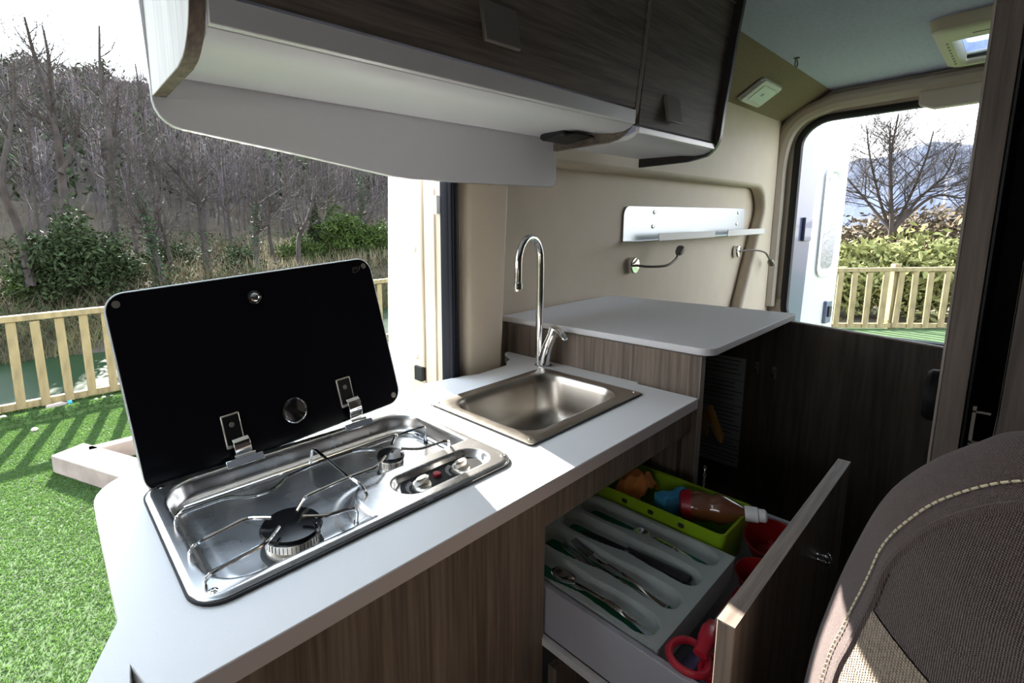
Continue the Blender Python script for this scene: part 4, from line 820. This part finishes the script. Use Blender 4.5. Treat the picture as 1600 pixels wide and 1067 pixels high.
# ------------------------------------------------------------------ overhead cabinets
PF = [(.952, 1.555), (.775, 1.555)]+[(.775-.085*math.sin(a), 1.64-.085*math.cos(a)) for a in np.linspace(.35, PI/2-.1, 7)]+[(.684, 1.70), (.674, 1.79), (.664, 1.90), (.646, 2.05), (.643, 2.098), (.952, 2.098)]
FA = [(.695, 1.632), (.684, 1.70), (.677, 1.78), (.669, 1.88), (.659, 1.98), (.655, 2.02)]
PF2 = [(y-.0*(y < .9), z-.018 if z < 1.7 else z) for y, z in PF]
PF2 = [(y-(.018 if y < .74 else 0), z) for y, z in PF2]
def over(x0, x1, name, label, doorx, hx, hz, rz0, rz1, endl, endr, topz=2.06):
    P1 = PF2 if name == 'small_overhead_cabinet' else PF
    t = thing(name, label, 'cabinet', ((x0+x1)/2, .8, 1.555))
    if endl: ob('end_panel', G().prism(PF, 0, x0, x0+.022), 'oak_endw', t, bevel=.001); ob('end_edge', G().loft([[(x, y-.0006, z-.0006) for x in (x0+.001, x0+.021)]+[(x, y+.001, z+.001) for x in (x0+.021, x0+.001)] for y, z in PF[:-1]], (True, True)), 'oak_v', t)
    if endr: ob('end_panel', G().prism(P1, 0, x1-.020, x1), 'oak_x' if name != 'small_overhead_cabinet' else 'oak_black', t, bevel=.001); ob('end_edge', G().loft([[(x, y-.0006, z-.0006) for x in (x1-.0195, x1-.0005)]+[(x, y+.001, z+.001) for x in (x1-.0005, x1-.0195)] for y, z in P1[:-1]], (True, True)), 'oak_v' if name != 'small_overhead_cabinet' else 'oak_black', t)
    a = x0+(.022 if endl else .001); b = x1-(.020 if endr else .001)
    und = [(.950, rz0+.012), (.80, rz0+.005), (.75, rz0-.002), (.72, rz0-.001), (.703, rz0+.005), (.696, rz0+.010)]
    ob('underside', G().loft([[(x, y, z) for y, z in und]+[(x, y, z+.012) for y, z in und[::-1]] for x in (a, b)]), 'underside', t)
    rl = [(.697, rz0+.011), (.688, rz0+.013), (.687, rz1), (.699, rz1)]
    ob('front_rail', G().prism(rl, 0, a, b), 'rail', t, bevel=.0015)
    FD = [(y, z) for y, z in FA]; FD[0] = (FA[0][0]-.004, rz1+.006)
    d = ob('door', G().loft([[(x, y, z) for y, z in FD]+[(x, y+.017, z) for y, z in FD[::-1]] for x in (doorx[0], doorx[1])]), 'oak_x', t, bevel=.001)
    hw = .050 if x0 < 1 else .045
    fy = float(np.interp(hz, [z for y, z in FA], [y for y, z in FA]))
    ob('handle', G().loft([[(x, fy-dy, z) for x in (hx-hw, hx+hw)]+[(x, fy-dy+th, z) for x in (hx+hw, hx-hw)] for z, dy, th in ((hz-.040, .020, .004), (hz-.038, .024, .009), (hz+.036, .012, .010), (hz+.042, .002, .003))]), 'handle', d, bevel=.0015)
    ob('carcass_back', G().box((a, .93, rz0+.03), (b, .945, 2.09)), 'underside', t)
    ob('top_rail', G().prism([(.656, 2.028), (.653, topz), (.665, topz), (.668, 2.028)], 0, a, b), 'rail', t)
    ob('filler', G().prism([(.652, topz+.002), (.650, 2.098), (.665, 2.098), (.668, topz+.002)], 0, a, b), 'oak_x', t)
    return t
M['oak_endw'] = wood('oak_pale_white', (.74, .74, .74), (.56, .56, .57), (120, 120, 5))
M['oak_black'] = plain('black_edge', (.02, .018, .016), .35)
oc = over(.193, 1.345, 'long_overhead_cabinet', 'long overhead wood cabinet with white underside above the hob', (.218, 1.323), .757, 1.706, 1.578, 1.627, True, True)
ul = ob('touch_light', G().prism([(.828, 1.572), (.90, 1.566), (.912, 1.574), (.908, 1.585), (.828, 1.585)], 0, 1.20, 1.325), 'black', oc, bevel=.003); ob('light_lens', G().box((1.215, .80, 1.571), (1.31, .862, 1.577)), 'panelblack', ul, bevel=.002)
oc2 = over(1.346, 1.892, 'small_overhead_cabinet', 'shorter overhead wood cabinet with black right edge beside the rear wall', (1.350, 1.868), 1.524, 1.652, 1.556, 1.586, False, True, 2.02)
va = [(.184, 2.095), (.187, 1.70), (.192, 1.57)]+[(.242+(-.05)*math.cos(a), 1.556-.05*math.sin(a)) for a in np.linspace(.1, PI/2-.1, 6)]+[(.45, 1.480), (.70, 1.446), (.76, 1.442), (1.0, 1.442), (1.31, 1.444)]+arc(1.316, 1.474, .03, 280, 360, 5)+[(1.346, 1.60), (1.344, 2.095)]
vp = thing('valance_panel', 'pale grey panel hanging below the long overhead cabinet', 'panel', (.76, .958, 1.44))
ob('panel', G().prism(va, 1, .9535, .965), 'valance', vp, bevel=.001)
ob('edge_band', G().loft([[(x, y, z) for y in (.9545, .9645)] for x, z in [(x, z-.0015) for x, z in va[1:-2]]], (False, False), False), 'glassedge', vp, recalc=False)

# ------------------------------------------------------------------ wall shelf, reading lamps, ceiling fittings
ws = thing('wall_shelf', 'brushed metal wall rack with two raised lips on the beige wall', 'shelf', (2.8, 1.09, 1.24))
ob('back_plate', G().prism([(2.04, 1.246), (2.04, 1.36)]+arc(2.085, 1.355, .045, 180, 90, 6)[1:]+[(3.49, 1.402), (3.515, 1.38), (3.515, 1.246)], 1, 1.092, 1.098), 'alu', ws, bevel=.001)
ob('tray', G().prism([(1.098, 1.244), (1.03, 1.244), (1.028, 1.247), (1.098, 1.247)], 0, 2.04, 3.47), 'alu', ws)
for a, b in ((2.235, 2.88), (3.06, 3.68)): ob('lip', G().box((a, 1.025, 1.242), (b, 1.029, 1.276)), 'white', ws, bevel=.001)
for x, z in ((2.32, 1.374), (2.31, 1.308), (3.40, 1.376), (3.385, 1.308)): ob('screw', G().lathe([(.010, 0), (.009, .004), (.004, .005), (0, .003)], (x, 1.092, z), (0, -1, 0), 14), 'chrome', ws)
def lamp(p, path, label):
    t = thing('reading_lamp', label, 'lamp', p, 'flexible reading lamps on the wall')
    ob('mount', G().lathe([(.034, 0), (.037, .003), (.037, .020), (.034, .024), (0, .025)], p, (0, -1, 0), 32), 'chrome', t)
    ob('gooseneck', G().tube(bez(path, 6), .0055, 8), 'handle', t)
    d = (Vector(path[-1])-Vector(path[-2])).normalized()
    ob('lamp_head', G().lathe([(0, -.008), (.010, -.006), (.017, .010), (.019, .040), (.016, .044), (0, .043)], path[-1], d, 20), 'handle', t); return t
lamp((2.13, 1.098, 1.136), [(2.13, 1.075, 1.136), (2.16, 1.03, 1.130), (2.24, .99, 1.132), (2.32, .985, 1.155), (2.36, .99, 1.180)], 'nearer chrome reading lamp, neck bent upward, below the metal rack')
lamp((3.41, 1.098, 1.140), [(3.41, 1.075, 1.140), (3.50, 1.03, 1.145), (3.58, .99, 1.13), (3.66, .985, 1.09), (3.69, .985, 1.07)], 'farther chrome reading lamp, neck drooping down, near the recess end')
cn = Vector((0, -.195, -.28)).normalized(); ct = Vector((0, .28, -.195)).normalized()
c0 = Vector((3.125, .948, 2.002))
cl = thing('ceiling_light', 'square white plastic lamp on the olive cove board', 'lamp', tuple(c0))
def cp3(x, s, n): q = c0+Vector((x, 0, 0))+ct*s+cn*n; return (q.x, q.y, q.z)
ob('housing', G().loft([[cp3(x, s, n) for x, s in rrect(-.145*k, -.070*k, .145*k, .070*k, .02)] for k, n in ((1, 0), (1, .012), (.94, .022))]), 'white', cl, bevel=.001)
ob('lens', G().loft([[cp3(x, s, n) for x, s in rrect(-.09, -.045, .11, .045, .012)] for n in (.022, .025)]), 'whitepaint', cl, bevel=.001)
ob('switch_mark', G().loft([[cp3(x, s, n) for x, s in rrect(-.015, -.010, .01, .006, .004)] for n in (.025, .0262)]), 'bluepaint', cl)
hk = thing('ceiling_hook', 'small dark wire hook at the ceiling edge', 'hook', (3.0, .775, 2.09))
ob('screw_base', G().lathe([(.012, 0), (.012, .004), (0, .006)], (3.0, .765, 2.0995), (0, 0, -1), 12), 'handle', hk); ob('ring', G().tube([(3.0+.02*math.cos(a), .765, 2.074+.018*math.sin(a)) for a in np.linspace(0, 2*PI, 16, endpoint=False)], .003, 6, True), 'handle', hk)
rh = thing('roof_hatch', 'cream framed roof hatch with clear dome in the ceiling', 'hatch', (3.28, .05, 2.05))
hl = [[(x, y, z) for x, y in rrect(x0, y0, x1, y1, r)] for x0, y0, x1, y1, r, z in ((2.90, -.36, 3.68, .318, .05, 2.099), (2.91, -.35, 3.67, .308, .05, 2.055), (2.93, -.33, 3.65, .29, .04, 2.045), (3.10, -.265, 3.615, .262, .02, 2.045), (3.125, -.245, 3.605, .252, .02, 2.06), (3.13, -.24, 3.60, .25, .02, 2.139))]
ob('frame', G().loft(hl, (False, False)), 'cream', rh, bevel=.002)
ob('blind_bar', G().box((3.545, -.235, 2.062), (3.575, .243, 2.078)), 'black', rh, bevel=.003)
ob('blind_rail', G().box((3.505, -.235, 2.070), (3.525, .243, 2.082)), 'rail', rh, bevel=.003)
g = G()
for k in range(8): g.box((3.12+k*.06, .272, 2.0435), (3.145+k*.06, .279, 2.0452))
ob('side_vents', g, 'handle', rh); g = G()
for k in range(4): g.box((3.02, .10-k*.13, 2.0435), (3.028, .20-k*.13, 2.0452))
ob('front_vents', g, 'handle', rh)
ob('hatch_dome', G().prism(rrect(3.11, -.26, 3.62, .27, .02), 2, 2.141, 2.149), 'dome', rh)

# ------------------------------------------------------------------ tall wardrobe on the right
tc = thing('tall_wardrobe', 'tall dark wood wardrobe on the right of the aisle', 'wardrobe', (1.4, -.2, 0))
ob('near_door_edge', G().box((1.20, .028, 0), (1.90, .060, 2.098)), 'oak_pillar', tc, bevel=.001)
ob('door_lipping', G().box((1.1985, .0585, 0), (1.2015, .0615, 2.098)), 'oak_end', tc)
bp = [(.045, 0), (.058, .86)]+[(.05, .885), (.034, .912), (.012, .94), (.002, .96), (-.006, .99), (-.008, 1.05), (-.010, 2.098), (-.55, 2.098), (-.55, 0)]
sp2 = ob('curved_side_panel', G().prism(bp, 0, 1.0, 1.018), 'oak_pillar', tc, bevel=.001)
ob('panel_edging', G().loft([[(x, y+.0012, z+.0005) for x in (.9992, 1.0188)] for y, z in bp[:-2]], (False, False), False), 'oak_end', tc, recalc=False)
ob('inner_back', G().box((1.88, -.9, 0), (1.90, .027, 2.098)), 'black', tc); ob('inner_side', G().box((1.02, -.90, 0), (1.88, -.88, 2.098)), 'black', tc)  # panels coloured black to put the unlit wardrobe interior into the colour
ob('inner_shade', G().box((1.21, .024, 0), (1.88, .027, 2.098)), 'black', tc)  # thin black sheet added for the shade inside the gap
g = G().box((1.15, -.001, .958), (1.154, .018, .962)).box((1.15, -.001, 1.01), (1.154, .018, 1.013)).box((1.15, .014, .955), (1.154, .018, 1.02)); ob('hinge_bracket', g, 'handle', tc)
kb_ = ob('door_knob', G().lathe([(.046, 0), (.048, .004), (.048, .014), (.043, .020), (0, .021)], (1.275, .060, .995), (0, 1, 0), 36), 'panelblack', tc)

# ------------------------------------------------------------------ seat in the foreground
SA = math.radians(-32); SO = Vector((.56, .06, 0))
st = thing('van_seat', 'brown cloth van seat with beige woven centre and pale stitching', 'seat', tuple(SO))
st.rotation_euler = (0, 0, SA); ORG[st.name] = (0, 0, 0)
en, es = Vector((math.cos(SA), math.sin(SA))), Vector((-math.sin(SA), math.cos(SA)))
YC = -.20
SIL = [(.20, -1.75), (.178, -1.2), (.156, -.82), (.136, -.644), (.114, -.524), (.086, -.422), (.05, -.358), (.006, -.31), (-.03, -.282), (-.12, -.265), (-.22, -.26)]
SEM = [(.158, -1.75), (.142, -1.1), (.124, -.794), (.106, -.690), (.088, -.600), (.078, -.538), (.058, -.486), (.024, -.430), (-.04, -.376), (-.13, -.358), (-.24, -.352)]
def spt(a, b, n):
    t = (en.dot(SO.xy)+n)/(en.x+en.y*a); q = Vector((t, a*t))-SO.xy; return (n, q.dot(es), 1.32+b*t)
def curve(R, x): return bez([spt(a, b, x) for a, b in R], 5)
def full(half, yc=YC):
    L = [tuple(p) for p in half]; L[-1] = (L[-1][0], yc, L[-1][2]); return L+[(x, 2*yc-y, z) for x, y, z in L[-2::-1]]
XS, XO = .0, .075
seam = full(curve(SEM, XS)); sil = full(curve(SIL, XO))
def mixl(A, B, t, bulge=0):
    out = []
    for a, b in zip(A, B):
        a, b = Vector(a), Vector(b); p = a.lerp(b, t); out_dir = Vector((0, p.y-YC, p.z-.8)).normalized(); out.append(tuple(p+out_dir*bulge))
    return out
loops = [mixl(seam, sil, t, .012*math.sin(PI*t)) for t in (0, .04, .12, .3, .5, .7, .88, 1.0)]
bk1 = [(x+.05, YC+(y-YC)*.985, z-.006) for x, y, z in sil]; bk2 = [(x+.10, YC+(y-YC)*.93, .75+(z-.75)*.93) for x, y, z in sil]
sb = ob('backrest_side', G().loft(loops+[bk1, bk2], (False, True), False), 'fab_dark', st, recalc=False, angle=80)
hs = [tuple(p) for p in curve(SEM, XS)]; zs = np.array([p[2] for p in hs]); ys = np.array([p[1] for p in hs]); zs_top = zs[-1]
LINE = .978
def yl(z): return float(np.interp(z, zs, ys))
def face(z0, z1, nv, off, mat, name, sag0=0, sag1=0):
    def f(u, v):
        z = z0+(z1-z0)*v; y0 = yl(z); y = y0+(2*YC-2*y0)*u
        b = .030*(1-abs(2*u-1)**2.6)*min(1, (zs_top-z)/.10+.0)**.7 if z < zs_top else 0
        zz = z-(sag0*(1-v)+sag1*v)*(1-abs(2*u-1)**2)
        return (XS-b-off, y, zz)
    return ob(name, G().grid(60, nv, f), mat, st, recalc=False, angle=80)
face(.45, LINE, 30, .0015, 'fab_beige', 'beige_panel', 0, .022)
face(LINE, LINE+.045, 8, 0, 'fab_in', 'lower_dark_band', .022, .03)
face(LINE+.045, zs_top-.0005, 20, .001, 'fab_in', 'upper_dark_panel', .03, 0)
fl_ = lambda off, dz: [(x-off, y, z) for x, y, z in seam]
ob('piping', G().tube([(x-.001, YC+(y-YC)*.985, z-.004) for x, y, z in seam], .0042, 8), 'fab_dark', st)
# stitches: short threads along the seam, on the side band
g = G(); P = [Vector(p) for p in mixl(seam, sil, .10, .0072)]
acc = 0; cur = []
dist = [0]
for a, b in zip(P, P[1:]): dist.append(dist[-1]+(b-a).length)
def along(s):
    i = min(len(P)-2, max(0, int(np.searchsorted(dist, s))-1)); return P[i].lerp(P[i+1], (s-dist[i])/(dist[i+1]-dist[i]+1e-9))
s = .35
while s < dist[-1]*.62:
    g.tube([along(s), along(s+.005)], .0009, 5); s += .0068
stx = ob('stitching', g, 'thread', st); stx['kind'] = 'stuff'
ob('cushion', G().loft([[(x, y, z) for y, z in rrect(YC-.23+e, .33+e, YC+.20-e, .47-e, .05)] for x, e in ((-.36, .03), (-.33, .0), (.0, .0), (.03, .02))]), 'fab_dark', st, bevel=.01)
ob('seat_base', G().box((-.28, YC-.18, 0), (.04, YC+.16, .335)), 'black', st, bevel=.01)
